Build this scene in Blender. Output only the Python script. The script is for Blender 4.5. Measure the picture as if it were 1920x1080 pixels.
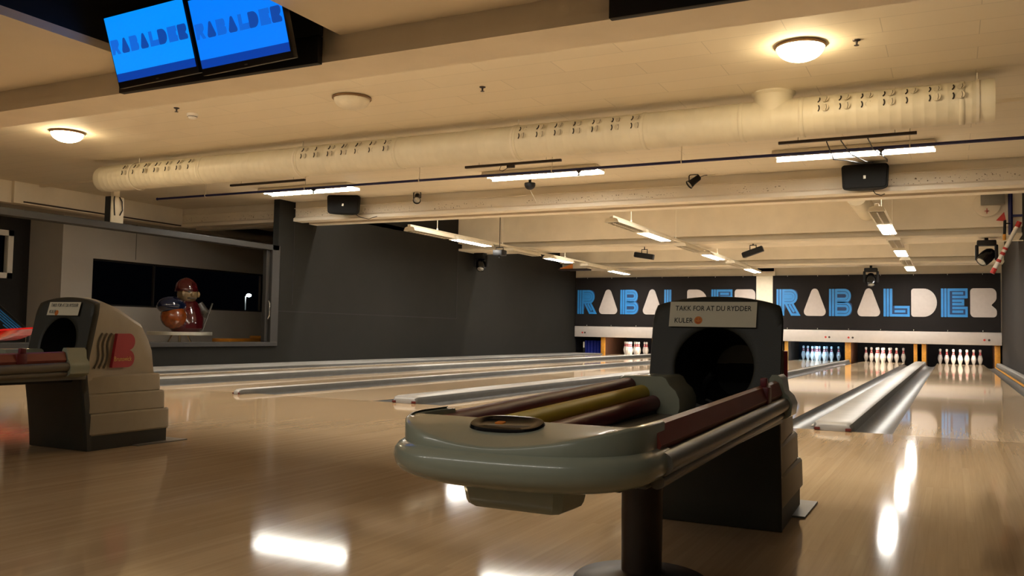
import bpy, bmesh, math, random
from mathutils import Vector, Matrix
random.seed(7)
R = math.radians
PI = math.pi
scene = bpy.context.scene
col = scene.collection
for o in list(bpy.data.objects):
    bpy.data.objects.remove(o)

# ------------------------------------------------------------------ camera
cam_d = bpy.data.cameras.new('camera')
cam = bpy.data.objects.new('camera', cam_d)
col.objects.link(cam)
scene.camera = cam
cam_d.sensor_width = 36.0
cam_d.sensor_fit = 'HORIZONTAL'
cam_d.lens = 1641.0 / 1920.0 * 36.0
cam_d.clip_start = 0.02
cam_d.clip_end = 200
yaw, pitch, roll = R(26.7127), R(2.8344), R(1.0934)
d = Vector((-math.sin(yaw) * math.cos(pitch), math.cos(yaw) * math.cos(pitch), math.sin(pitch)))
r0 = Vector((math.cos(yaw), math.sin(yaw), 0))
u0 = r0.cross(d)
r1 = math.cos(roll) * r0 + math.sin(roll) * u0
u1 = -math.sin(roll) * r0 + math.cos(roll) * u0
m = Matrix.Identity(4)
for i in range(3):
    m[i][0] = r1[i]; m[i][1] = u1[i]; m[i][2] = -d[i]; m[i][3] = (-0.180, -6.204, 0.619)[i]
cam.matrix_world = m

# ------------------------------------------------------------------ world and exposure
w = bpy.data.worlds.new('night')
scene.world = w
w.use_nodes = True
w.node_tree.nodes['Background'].inputs[0].default_value = (0.0015, 0.0018, 0.003, 1)
w.node_tree.nodes['Background'].inputs[1].default_value = 0.25
vs = scene.view_settings
vs.view_transform = 'Standard'
vs.look = 'None'
vs.exposure = 0.18
vs.gamma = 1.0
vs.use_curve_mapping = False
WARM = (1.0, 0.95, 0.86)
GLOBE = (1.0, 0.78, 0.46)
LANE_LAMP = 85.0
TUBE_LAMP = 45.0
GLOBE_LAMP = 60.0
PIN_LAMP = 150.0

# unseen fill lights added for overall brightness, behind the beams and the viewer
def fill_light(x0, x1, y, z, watts):
    ld = bpy.data.lights.new('unseen_fill_light', 'AREA')
    ld.shape = 'RECTANGLE'
    ld.size = x1 - x0
    ld.size_y = 0.12
    ld.energy = watts
    ld.color = WARM
    lo = bpy.data.objects.new('unseen_fill_light', ld)
    col.objects.link(lo)
    lo.location = ((x0 + x1) / 2, y, z)
    return lo
fill_light(-9.6, 0.6, -0.98, 2.72, 165)
fill_light(-9.8, 0.7, 6.25, 3.24, 170)
fill_light(-9.8, 0.7, 12.2, 3.24, 120)
fill_light(-8.5, 0.5, -7.4, 2.57, 75)  # added fill behind the viewer, stands in for the seating lamps

# ------------------------------------------------------------------ constants of the place (metres)
S1, S2 = 1.784, 1.609                     # lane spacing over a ball return / over a narrow divider
LA = 0.0; LB = -S1; LC = LB - S2; LD = LC - S1; LE = LD - S2; LF = LE - S1
LANES = [('A', LA), ('B', LB), ('C', LC), ('D', LD), ('E', LE), ('F', LF)]
HL = 0.527                                # half a lane
GW = 0.235                                # gutter width
XL, XR = -10.2, 0.90                      # side walls
ZC = 2.75                                 # ceiling over the approach
ZB = 2.42                                 # underside of the beams
YM = 17.88                                # front of the masking units
HP = 18.29

# ------------------------------------------------------------------ materials
def lin(c):
    return tuple(((v / 255.0) / 12.92 if v <= 10 else (((v / 255.0) + 0.055) / 1.055) ** 2.4) for v in c)

def mat(name, rgb, rough=0.6, metal=0.0, var=0.08, scale=12.0, bump=0.0, bscale=60.0, coat=0.0, spec=0.5, stretch=None):
    """rgb given as sRGB 0..255; a little procedural variation in colour and roughness"""
    mt = bpy.data.materials.new(name)
    mt.use_nodes = True
    nt = mt.node_tree
    b = nt.nodes['Principled BSDF']
    c = lin(rgb)
    b.inputs['Roughness'].default_value = rough
    b.inputs['Metallic'].default_value = metal
    b.inputs['Specular IOR Level'].default_value = spec
    b.inputs['Coat Weight'].default_value = coat
    tc = nt.nodes.new('ShaderNodeTexCoord')
    src = tc.outputs['Object']
    if stretch:
        mp = nt.nodes.new('ShaderNodeMapping')
        mp.inputs['Scale'].default_value = stretch
        nt.links.new(src, mp.inputs['Vector'])
        src = mp.outputs['Vector']
    n = nt.nodes.new('ShaderNodeTexNoise')
    n.inputs['Scale'].default_value = scale
    n.inputs['Detail'].default_value = 4
    nt.links.new(src, n.inputs['Vector'])
    rp = nt.nodes.new('ShaderNodeValToRGB')
    rp.color_ramp.elements[0].position = 0.3
    rp.color_ramp.elements[1].position = 0.7
    rp.color_ramp.elements[0].color = tuple(max(0, v * (1 - var)) for v in c) + (1,)
    rp.color_ramp.elements[1].color = tuple(min(1, v * (1 + var)) for v in c) + (1,)
    nt.links.new(n.outputs['Fac'], rp.inputs['Fac'])
    nt.links.new(rp.outputs['Color'], b.inputs['Base Color'])
    if bump:
        n2 = nt.nodes.new('ShaderNodeTexNoise')
        n2.inputs['Scale'].default_value = bscale
        nt.links.new(src, n2.inputs['Vector'])
        bp = nt.nodes.new('ShaderNodeBump')
        bp.inputs['Strength'].default_value = bump
        bp.inputs['Distance'].default_value = 0.01
        nt.links.new(n2.outputs['Fac'], bp.inputs['Height'])
        nt.links.new(bp.outputs['Normal'], b.inputs['Normal'])
    return mt

def emit(name, rgb, strength):
    mt = bpy.data.materials.new(name)
    mt.use_nodes = True
    nt = mt.node_tree
    b = nt.nodes['Principled BSDF']
    b.inputs['Base Color'].default_value = (0.02, 0.02, 0.02, 1)
    b.inputs['Roughness'].default_value = 0.4
    b.inputs['Emission Color'].default_value = tuple(rgb) + (1,)
    b.inputs['Emission Strength'].default_value = strength
    return mt

def boards(name, c1, c2, rough, bw, length, axis='y', gap=0.5, gapdark=0.6, streak=0.25, coat=0.0):
    """narrow boards running along an axis, glossy lacquer"""
    mt = bpy.data.materials.new(name)
    mt.use_nodes = True
    nt = mt.node_tree
    b = nt.nodes['Principled BSDF']
    tc = nt.nodes.new('ShaderNodeTexCoord')
    mp = nt.nodes.new('ShaderNodeMapping')
    if axis == 'y':
        mp.inputs['Rotation'].default_value = (0, 0, PI / 2)
    nt.links.new(tc.outputs['Object'], mp.inputs['Vector'])
    br = nt.nodes.new('ShaderNodeTexBrick')
    br.inputs['Scale'].default_value = 1.0
    br.inputs['Brick Width'].default_value = length
    br.inputs['Row Height'].default_value = bw
    br.inputs['Mortar Size'].default_value = bw * 0.02 * gap
    br.inputs['Mortar Smooth'].default_value = 0.3
    br.inputs['Bias'].default_value = 0.0
    br.inputs['Color1'].default_value = lin(c1) + (1,)
    br.inputs['Color2'].default_value = lin(c2) + (1,)
    br.inputs['Mortar'].default_value = tuple(v * gapdark for v in lin(c1)) + (1,)
    nt.links.new(mp.outputs['Vector'], br.inputs['Vector'])
    mp2 = nt.nodes.new('ShaderNodeMapping')
    mp2.inputs['Scale'].default_value = (40, 1.2, 1) if axis == 'y' else (1.2, 40, 1)
    nt.links.new(tc.outputs['Object'], mp2.inputs['Vector'])
    n = nt.nodes.new('ShaderNodeTexNoise')
    n.inputs['Scale'].default_value = 2.0
    n.inputs['Detail'].default_value = 5
    nt.links.new(mp2.outputs['Vector'], n.inputs['Vector'])
    mx = nt.nodes.new('ShaderNodeMix')
    mx.data_type = 'RGBA'
    mx.blend_type = 'MULTIPLY'
    mx.inputs[0].default_value = streak
    rp = nt.nodes.new('ShaderNodeValToRGB')
    rp.color_ramp.elements[0].position = 0.3
    rp.color_ramp.elements[1].position = 0.7
    rp.color_ramp.elements[0].color = (0.45, 0.42, 0.4, 1)
    rp.color_ramp.elements[1].color = (1, 1, 1, 1)
    nt.links.new(n.outputs['Fac'], rp.inputs['Fac'])
    nt.links.new(br.outputs['Color'], mx.inputs[6])
    nt.links.new(rp.outputs['Color'], mx.inputs[7])
    nt.links.new(mx.outputs[2], b.inputs['Base Color'])
    n3 = nt.nodes.new('ShaderNodeTexNoise')
    n3.inputs['Scale'].default_value = 1.3
    nt.links.new(tc.outputs['Object'], n3.inputs['Vector'])
    mr = nt.nodes.new('ShaderNodeMapRange')
    mr.inputs[3].default_value = rough * 0.75
    mr.inputs[4].default_value = rough * 1.3
    nt.links.new(n3.outputs['Fac'], mr.inputs[0])
    nt.links.new(mr.outputs[0], b.inputs['Roughness'])
    b.inputs['Coat Weight'].default_value = coat
    b.inputs['Coat Roughness'].default_value = rough * 0.6
    b.inputs['Specular IOR Level'].default_value = 0.3
    return mt

def tiles(name, rgb, rough, wdt, hgt, mortar, dark):
    """painted ceiling boards with fine joints"""
    mt = bpy.data.materials.new(name)
    mt.use_nodes = True
    nt = mt.node_tree
    b = nt.nodes['Principled BSDF']
    b.inputs['Roughness'].default_value = rough
    tc = nt.nodes.new('ShaderNodeTexCoord')
    br = nt.nodes.new('ShaderNodeTexBrick')
    br.inputs['Scale'].default_value = 1.0
    br.inputs['Brick Width'].default_value = wdt
    br.inputs['Row Height'].default_value = hgt
    br.inputs['Mortar Size'].default_value = mortar
    br.inputs['Mortar Smooth'].default_value = 0.5
    c = lin(rgb)
    br.inputs['Color1'].default_value = c + (1,)
    br.inputs['Color2'].default_value = tuple(v * 0.95 for v in c) + (1,)
    br.inputs['Mortar'].default_value = tuple(v * dark for v in c) + (1,)
    nt.links.new(tc.outputs['Object'], br.inputs['Vector'])
    nt.links.new(br.outputs['Color'], b.inputs['Base Color'])
    return mt

def chipped(name, rgb, chip, rough=0.6, zc=2.5, zw=0.05):
    """old white paint with a band of small scuffs at one height"""
    mt = mat(name, rgb, rough, var=0.04, scale=3, bump=0.05)
    nt = mt.node_tree
    b = nt.nodes['Principled BSDF']
    base = b.inputs['Base Color'].links[0].from_socket
    tc = nt.nodes.new('ShaderNodeTexCoord')
    n = nt.nodes.new('ShaderNodeTexNoise')
    n.inputs['Scale'].default_value = 38
    n.inputs['Detail'].default_value = 3
    nt.links.new(tc.outputs['Object'], n.inputs['Vector'])
    n2 = nt.nodes.new('ShaderNodeTexNoise')
    n2.inputs['Scale'].default_value = 1.1
    nt.links.new(tc.outputs['Object'], n2.inputs['Vector'])
    sp = nt.nodes.new('ShaderNodeSeparateXYZ')
    nt.links.new(tc.outputs['Object'], sp.inputs[0])
    s = nt.nodes.new('ShaderNodeMath'); s.operation = 'SUBTRACT'; s.inputs[1].default_value = zc
    nt.links.new(sp.outputs[2], s.inputs[0])
    a = nt.nodes.new('ShaderNodeMath'); a.operation = 'ABSOLUTE'
    nt.links.new(s.outputs[0], a.inputs[0])
    lt = nt.nodes.new('ShaderNodeMath'); lt.operation = 'LESS_THAN'; lt.inputs[1].default_value = zw
    nt.links.new(a.outputs[0], lt.inputs[0])
    gt = nt.nodes.new('ShaderNodeMath'); gt.operation = 'GREATER_THAN'; gt.inputs[1].default_value = 0.64
    nt.links.new(n.outputs['Fac'], gt.inputs[0])
    gt2 = nt.nodes.new('ShaderNodeMath'); gt2.operation = 'GREATER_THAN'; gt2.inputs[1].default_value = 0.45
    nt.links.new(n2.outputs['Fac'], gt2.inputs[0])
    mu = nt.nodes.new('ShaderNodeMath'); mu.operation = 'MULTIPLY'
    nt.links.new(lt.outputs[0], mu.inputs[0]); nt.links.new(gt.outputs[0], mu.inputs[1])
    mu2 = nt.nodes.new('ShaderNodeMath'); mu2.operation = 'MULTIPLY'
    nt.links.new(mu.outputs[0], mu2.inputs[0]); nt.links.new(gt2.outputs[0], mu2.inputs[1])
    mx = nt.nodes.new('ShaderNodeMix'); mx.data_type = 'RGBA'
    nt.links.new(mu2.outputs[0], mx.inputs[0])
    nt.links.new(base, mx.inputs[6])
    mx.inputs[7].default_value = lin(chip) + (1,)
    nt.links.new(mx.outputs[2], b.inputs['Base Color'])
    return mt

M = dict(
    approach=boards('approach_boards', (204, 176, 138), (194, 165, 127), 0.07, 0.028, 1.4, 'y', 0.6, 0.8, 0.2, 0.0),
    lane=boards('lane_boards', (240, 214, 178), (230, 202, 164), 0.055, 0.028, 2.2, 'y', 0.8, 0.75, 0.3, 0.2),
    ceil=tiles('ceiling_boards', (226, 214, 190), 0.75, 1.2, 0.30, 0.0035, 0.72),
    ceil_plain=mat('ceiling_paint', (222, 210, 188), 0.8, var=0.03, scale=2),
    beam=chipped('beam_paint', (230, 219, 198), (110, 92, 66), 0.6, 2.545, 0.045),
    beam_plain=mat('beam_plain_paint', (228, 217, 196), 0.6, var=0.05, scale=3, bump=0.06),
    gap=mat('beam_gap_brown', (150, 125, 100), 0.7),
    darkwall=mat('charcoal_wall_paint', (36, 35, 32), 0.85, var=0.06, scale=2.2, bump=0.05, spec=0.12),
    rightwall=mat('grey_wall_paint', (42, 39, 36), 0.8, var=0.06, scale=2.2, bump=0.05, spec=0.15),
    joint=mat('panel_joint', (16, 15, 14), 0.8),
    roomwall=mat('room_wall_paint', (176, 170, 160), 0.8, var=0.04, scale=2),
    roomdark=mat('room_dark_paint', (30, 28, 26), 0.85),
    frame=mat('grey_frame_paint', (34, 32, 29), 0.5, var=0.05),
    white=mat('white_plastic', (232, 226, 214), 0.45, var=0.03),
    cream=mat('cream_metal', (220, 210, 188), 0.5, var=0.04),
    mask=mat('mask_panel_white', (196, 188, 182), 0.4, var=0.03),
    banner=mat('banner_charcoal', (32, 29, 29), 0.8, spec=0.15, var=0.08, scale=3),
    letter_blue=mat('letter_blue', (40, 128, 200), 0.5, var=0.06, scale=8),
    letter_gap=mat('letter_inline_navy', (14, 48, 92), 0.6),
    letter_white=mat('letter_white', (186, 177, 172), 0.45, var=0.04),
    pin=mat('pin_white', (240, 236, 228), 0.25, var=0.03, coat=0.5),
    pin_red=mat('pin_stripe_red', (205, 30, 44), 0.3, coat=0.4),
    yellow=mat('kickback_edge_yellow', (206, 142, 44), 0.5, var=0.15, scale=20),
    kick=mat('kickback_brown', (78, 48, 28), 0.6, var=0.2, scale=10),
    pit=mat('pit_black', (20, 18, 20), 0.8),
    gutter=mat('gutter_grey', (84, 84, 82), 0.35, var=0.2, scale=6, spec=0.35),
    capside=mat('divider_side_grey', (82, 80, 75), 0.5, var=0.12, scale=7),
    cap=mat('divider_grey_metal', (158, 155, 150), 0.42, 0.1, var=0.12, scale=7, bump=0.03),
    cap_red=mat('divider_end_red', (92, 26, 20), 0.5),
    dark=mat('black_plastic', (15, 14, 14), 0.5, spec=0.3, var=0.1),
    black=mat('matt_black', (10, 10, 11), 0.7, var=0.1),
    glossblack=mat('gloss_black', (14, 14, 16), 0.2),
    hood_front=mat('return_charcoal_front', (44, 43, 33), 0.5, var=0.05, bump=0.08, bscale=260),
    hood=mat('return_beige_shell', (164, 154, 132), 0.5, var=0.04, bump=0.08, bscale=260),
    bumper=mat('rack_grey_green_plastic', (152, 157, 139), 0.26, var=0.04, coat=0.4),
    tray=mat('rack_tray_grey', (110, 108, 98), 0.35, var=0.06),
    maroon=mat('rack_maroon_cushion', (104, 24, 32), 0.45, var=0.1),
    redpad=mat('rack_red_brown_panel', (140, 66, 52), 0.42, var=0.06),
    yel_rail=mat('rack_yellow_cushion', (206, 182, 44), 0.5, var=0.08),
    steel=mat('rail_grey_metal', (112, 107, 96), 0.42, 0.25, var=0.06),
    post=mat('post_dark_brown', (62, 48, 38), 0.4, var=0.08),
    paper=mat('notice_paper', (226, 220, 196), 0.8, var=0.02),
    ink=mat('notice_ink', (44, 40, 36), 0.8),
    orange=mat('emoji_orange', (222, 130, 44), 0.6),
    logo_red=mat('emblem_red', (168, 38, 48), 0.4),
    logo_dark=mat('emblem_stripe_grey', (96, 84, 66), 0.5),
    logo_gold=mat('emblem_gold_lettering', (224, 180, 100), 0.5),
    duct=mat('duct_cream', (214, 204, 178), 0.45, 0.0, var=0.05, scale=5),
    slot=mat('duct_slot_dark', (34, 26, 20), 0.7),
    nozzle=mat('duct_nozzle', (196, 184, 158), 0.5),
    bluepipe=mat('pipe_navy_blue', (24, 26, 84), 0.4),
    brown=mat('track_dark_brown', (46, 34, 30), 0.5),
    tvbezel=mat('screen_bezel_black', (12, 12, 16), 0.3),
    speaker=mat('speaker_black', (20, 19, 17), 0.8, spec=0.2, bump=0.1, bscale=300),
    badge=mat('badge_silver', (200, 196, 180), 0.35, 0.5),
    chrome=mat('chrome', (190, 188, 182), 0.15, 0.9),
    lens=mat('lamp_lens_glass', (170, 168, 160), 0.12, 0.5),
    globe_off=mat('globe_glass_unlit', (210, 198, 172), 0.35),
    rim=mat('globe_rim_bronze', (120, 92, 60), 0.4, 0.4),
    cable=mat('cable_black', (20, 18, 18), 0.6),
    red=mat('red_gloss', (206, 26, 24), 0.2, coat=0.6),
    redpaint=mat('red_paint', (186, 48, 40), 0.5),
    blue=mat('blue_cloth', (30, 52, 190), 0.6),
    bluebar=mat('blue_bars', (36, 120, 190), 0.4),
    statue_red=mat('statue_dark_red_glaze', (66, 14, 18), 0.12, coat=0.6),
    statue_face=mat('statue_skin_glaze', (130, 108, 76), 0.2, coat=0.4),
    statue_blue=mat('statue_navy_glaze', (14, 24, 48), 0.12, coat=0.6),
    statue_orange=mat('statue_orange_glaze', (120, 56, 16), 0.25, var=0.35, scale=14, coat=0.4),
    statue_grey=mat('statue_grey_glaze', (80, 77, 70), 0.3),
    benchorange=mat('bench_orange', (170, 110, 28), 0.5),
    carpet=mat('seating_carpet', (66, 54, 44), 0.95, var=0.2, scale=30),
    em_lane=emit('lamp_tube_light', WARM, LANE_LAMP),
    em_tube=emit('fluorescent_light', WARM, TUBE_LAMP),
    em_globe=emit('globe_light', GLOBE, GLOBE_LAMP),
    em_pin=emit('pin_light', (1.0, 0.86, 0.74), PIN_LAMP),
    em_pinblue=emit('pin_light_blue', (0.25, 0.58, 1.0), PIN_LAMP * 1.3),
    em_screen1=emit('screen_azure', (0.0, 0.27, 1.0), 0.95),
    em_screen2=emit('screen_blue', (0.0, 0.20, 1.0), 0.95),
    em_band=emit('screen_band', (0.0, 0.045, 0.36), 0.9),
    em_word1=emit('screen_word_light', (0.004, 0.13, 0.68), 0.9),
    em_word2=emit('screen_word_dark', (0.004, 0.06, 0.36), 0.9),
    em_street=emit('street_light', (0.75, 0.9, 1.0), 40.0),
)
glass = bpy.data.materials.new('window_glass')
glass.use_nodes = True
gb = glass.node_tree.nodes['Principled BSDF']
gb.inputs['Base Color'].default_value = (1, 1, 1, 1)
gb.inputs['Roughness'].default_value = 0.02
gb.inputs['Transmission Weight'].default_value = 1.0
gb.inputs['IOR'].default_value = 1.03
M['glass'] = glass

# ------------------------------------------------------------------ mesh helpers
class MB:
    def __init__(self):
        self.bm = bmesh.new()
        self.mi = 0

    def _mark(self, before):
        for f in self.bm.faces:
            if f not in before:
                f.material_index = self.mi

    def face(self, pts):
        f = self.bm.faces.new([self.bm.verts.new(p) for p in pts])
        f.material_index = self.mi
        return f

    def box(self, x0, x1, y0, y1, z0, z1, bev=0.0, seg=2):
        before = set(self.bm.faces)
        mtx = Matrix.Translation(((x0 + x1) / 2, (y0 + y1) / 2, (z0 + z1) / 2)) @ Matrix.Diagonal((x1 - x0, y1 - y0, z1 - z0, 1))
        vs_ = bmesh.ops.create_cube(self.bm, size=1.0, matrix=mtx)['verts']
        if bev:
            es = list({e for v in vs_ for e in v.link_edges})
            bmesh.ops.bevel(self.bm, geom=es, offset=bev, segments=seg, affect='EDGES', profile=0.5)
        self._mark(before)
        return self

    def prism(self, pts, axis, lo, hi):
        def P(a, b, c):
            return {'x': (c, a, b), 'y': (a, c, b), 'z': (a, b, c)}[axis]
        A = [self.bm.verts.new(P(a, b, lo)) for a, b in pts]
        B = [self.bm.verts.new(P(a, b, hi)) for a, b in pts]
        fs = [self.bm.faces.new(A[::-1]), self.bm.faces.new(B)]
        n = len(pts)
        for i in range(n):
            fs.append(self.bm.faces.new((A[i], A[(i + 1) % n], B[(i + 1) % n], B[i])))
        for f in fs:
            f.material_index = self.mi
        return self

    def loft(self, rings, closed=True, cap=True):
        V = [[self.bm.verts.new(p) for p in r] for r in rings]
        n = len(rings[0])
        fs = []
        for a, b in zip(V[:-1], V[1:]):
            for i in range(n if closed else n - 1):
                j = (i + 1) % n
                fs.append(self.bm.faces.new((a[i], a[j], b[j], b[i])))
        if cap and closed:
            fs.append(self.bm.faces.new(V[0][::-1]))
            fs.append(self.bm.faces.new(V[-1]))
        for f in fs:
            f.material_index = self.mi
        return self

    def tube(self, path, r, seg=10, cap=True):
        path = [Vector(p) for p in path]
        rs = r if isinstance(r, (list, tuple)) else [r] * len(path)
        t0 = (path[1] - path[0]).normalized()
        up = Vector((0, 0, 1)) if abs(t0.z) < 0.9 else Vector((1, 0, 0))
        nrm = t0.cross(up).normalized()
        rings = []
        for i, p in enumerate(path):
            if i == 0:
                t = path[1] - path[0]
            elif i == len(path) - 1:
                t = path[-1] - path[-2]
            else:
                t = path[i + 1] - path[i - 1]
            t.normalize()
            nrm = (nrm - t * nrm.dot(t)).normalized()
            b = t.cross(nrm)
            rings.append([p + rs[i] * (math.cos(a) * nrm + math.sin(a) * b) for a in [2 * PI * k / seg for k in range(seg)]])
        return self.loft(rings, True, cap)

    def cyl(self, p0, p1, r, r2=None, seg=20):
        return self.tube([p0, p1], [r, r if r2 is None else r2], seg)

    def lathe(self, prof, c=(0, 0, 0), seg=28, mtx=None):
        rings = []
        for rr, z in prof:
            ring = []
            for k in range(seg):
                a = 2 * PI * k / seg
                p = Vector((max(rr, 1e-4) * math.cos(a), max(rr, 1e-4) * math.sin(a), z))
                if mtx:
                    p = mtx @ p
                ring.append(p + Vector(c))
            rings.append(ring)
        return self.loft(rings)

    def ball(self, c, rx, ry=None, rz=None, seg=20):
        before = set(self.bm.faces)
        mtx = Matrix.Translation(c) @ Matrix.Diagonal((rx, ry or rx, rz or rx, 1))
        bmesh.ops.create_uvsphere(self.bm, u_segments=seg, v_segments=max(8, seg // 2), radius=1.0, matrix=mtx)
        self._mark(before)
        return self

    def xform(self, mtx):
        bmesh.ops.transform(self.bm, matrix=mtx, verts=self.bm.verts)
        return self


def obj(name, mb, mats, parent=None, smooth=True, loc=None, angle=35):
    me = bpy.data.meshes.new(name)
    bmesh.ops.recalc_face_normals(mb.bm, faces=mb.bm.faces)
    mb.bm.to_mesh(me)
    mb.bm.free()
    if not isinstance(mats, (list, tuple)):
        mats = [mats]
    for a in mats:
        me.materials.append(a)
    if smooth:
        for p in me.polygons:
            p.use_smooth = True
        me.set_sharp_from_angle(angle=R(angle))
    o = bpy.data.objects.new(name, me)
    col.objects.link(o)
    if parent:
        o.parent = parent
    if loc is not None:
        o.location = loc
    return o

def tag(o, label, cat, group=None):
    o['label'] = label
    o['category'] = cat
    if group:
        o['group'] = group
    return o

def comb(y0, y1, n, x0, x1, ztop, zbot, th=.003):
    pts = [(y0, ztop + .002), (y0, ztop)]
    for q in range(n):
        yy = y0 + (y1 - y0) * (q + .5) / n
        pts += [(yy - th / 2, ztop), (yy - th / 2, zbot), (yy + th / 2, zbot), (yy + th / 2, ztop)]
    pts += [(y1, ztop), (y1, ztop + .002)]
    return MB().prism(pts, 'x', x0, x1)

def thing(name, label, cat, loc=(0, 0, 0), rotz=0.0, group=None):
    o = bpy.data.objects.new(name, None)
    o.empty_display_size = 0.1
    col.objects.link(o)
    o.location = loc
    o.rotation_euler = (0, 0, rotz)
    return tag(o, label, cat, group)

def struct(name, mb, mats, label=None, smooth=False):
    o = obj(name, mb, mats, None, smooth)
    o['kind'] = 'structure'
    if label:
        o['label'] = label
    return o

def dup(root, loc, label, rotz=None):
    r = root.copy(); col.objects.link(r); r.location = loc
    if rotz is not None:
        r.rotation_euler = (0, 0, rotz)
    r['label'] = label
    for ch in list(root.children):
        c = ch.copy(); col.objects.link(c); c.parent = r
        for g in list(ch.children):
            q = g.copy(); col.objects.link(q); q.parent = c
    return r

def text_bm(s, size, spacing=1.0):
    cu = bpy.data.curves.new('writing', 'FONT')
    cu.body = s
    cu.size = size
    cu.space_character = spacing
    cu.extrude = 0.0006
    cu.resolution_u = 4
    o = bpy.data.objects.new('writing', cu)
    col.objects.link(o)
    dg = bpy.context.evaluated_depsgraph_get()
    me = bpy.data.meshes.new_from_object(o.evaluated_get(dg))
    mb = MB()
    mb.bm.from_mesh(me)
    bpy.data.objects.remove(o)
    bpy.data.meshes.remove(me)
    return mb

def width_of(mb):
    xs = [v.co.x for v in mb.bm.verts]
    return min(xs), max(xs)

# ------------------------------------------------------------------ letters of the word on banners and screens
def arc(cx, cy, r, a0, a1, n=10):
    return [(cx + r * math.cos(R(a0 + (a1 - a0) * k / n)), cy + r * math.sin(R(a0 + (a1 - a0) * k / n))) for k in range(n + 1)]

def rounded(pts, rad, n=6):
    out = []
    N = len(pts)
    for i in range(N):
        p = Vector(pts[i]); a = Vector(pts[i - 1]); b = Vector(pts[(i + 1) % N])
        rr = rad[i] if isinstance(rad, (list, tuple)) else rad
        if rr <= 0:
            out.append(tuple(p)); continue
        da = (a - p).normalized(); db = (b - p).normalized()
        ang = da.angle(db)
        t = min(rr / math.tan(ang / 2), (a - p).length * 0.49, (b - p).length * 0.49)
        rr = t * math.tan(ang / 2)
        c = p + (da + db).normalized() * (rr / math.sin(ang / 2))
        s = p + da * t - c; e = p + db * t - c
        a0 = math.atan2(s.y, s.x); a1 = math.atan2(e.y, e.x)
        while a1 - a0 > PI: a1 -= 2 * PI
        while a1 - a0 < -PI: a1 += 2 * PI
        for k in range(n + 1):
            q = a0 + (a1 - a0) * k / n
            out.append((c.x + rr * math.cos(q), c.y + rr * math.sin(q)))
    return out

def ribbon(pts, wd):
    P = [Vector(p) for p in pts]
    L, Rr = [], []
    for i, p in enumerate(P):
        d0 = (P[i] - P[i - 1]).normalized() if i > 0 else None
        d1 = (P[i + 1] - P[i]).normalized() if i < len(P) - 1 else None
        if d0 is None: d0 = d1
        if d1 is None: d1 = d0
        n0 = Vector((-d0.y, d0.x)); n1 = Vector((-d1.y, d1.x))
        nn = (n0 + n1).normalized()
        k = wd / 2 / max(0.35, nn.dot(n0))
        L.append(p + nn * k); Rr.append(p - nn * k)
    return L, Rr

def bowl(x0, cx, cy, r):
    return [(x0, cy + r)] + arc(cx, cy, r, 90, -90, 12) + [(x0, cy - r)]

STROKES = {
    'R': [[(.045, 0), (.045, 1)], [(.165, 0), (.165, 1)], [(.285, 0), (.285, 1)]] +
         [bowl(.33, .60, .715, q) for q in (.24, .135, .04)] +
         [[(.40, .44), (.64, .045), (.93, .045), (.68, .44)], [(.54, .42), (.74, .14)]],
    'B': [[(.045, 0), (.045, 1)], [(.165, 0), (.165, 1)], [(.285, 0), (.285, 1)]] +
         [bowl(.33, .62, .745, q) for q in (.215, .11)] + [bowl(.33, .64, .265, q) for q in (.22, .11)],
    'L': [[(.045, 0), (.045, 1)], [(.165, 0), (.165, 1)], [(.285, 1), (.285, .045), (.95, .045), (.95, .34), (.42, .34)], [(.42, .19), (.83, .19)]],
    'E': [[(.045, 0), (.045, 1)], [(.165, 0), (.165, 1)],
          [(.42, .70), (.95, .70), (.95, .955), (.285, .955), (.285, .045), (.95, .045), (.95, .32), (.42, .32)],
          [(.42, .83), (.83, .83)], [(.42, .57), (.82, .57), (.82, .45), (.42, .45)], [(.42, .19), (.83, .19)]],
}
SOLID = {
    'A': rounded([(-.01, .0), (1.01, .0), (.5, 1.27)], [.16, .16, .15]),
    'D': rounded([(0, 0), (.5, 0)], 0)[:0] + rounded([(0, 1), (0, 0), (.45, 0), (.45, 1)], [.10, .10, 0, 0])[:14] + arc(.45, .5, .5, -90, 90, 18),
    'Q': rounded([(0, 1), (0, 0), (.98, 0), (.98, .26), (.78, .42), (.97, .60), (.97, 1)], [.12, .16, .14, .16, .02, .20, .30]),
    'R': rounded([(0, 1), (0, 0), (.28, 0), (.42, .34), (.62, 0), (.98, 0), (.72, .42), (.92, .62), (.92, 1)], [0, 0, 0, 0, 0, 0, .02, .2, .25]),
    'B': rounded([(0, 1), (0, 0), (.95, 0), (.95, .45), (.82, .52), (.90, .58), (.90, 1)], [0, 0, .2, .2, .02, .2, .2]),
    'L': [(0, 1), (0, 0), (1, 0), (1, .38), (.36, .38), (.36, 1)],
    'E': [(0, 1), (0, 0), (1, 0), (1, .37), (.9, .37), (.9, .64), (1, .64), (1, 1)],
}

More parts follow.
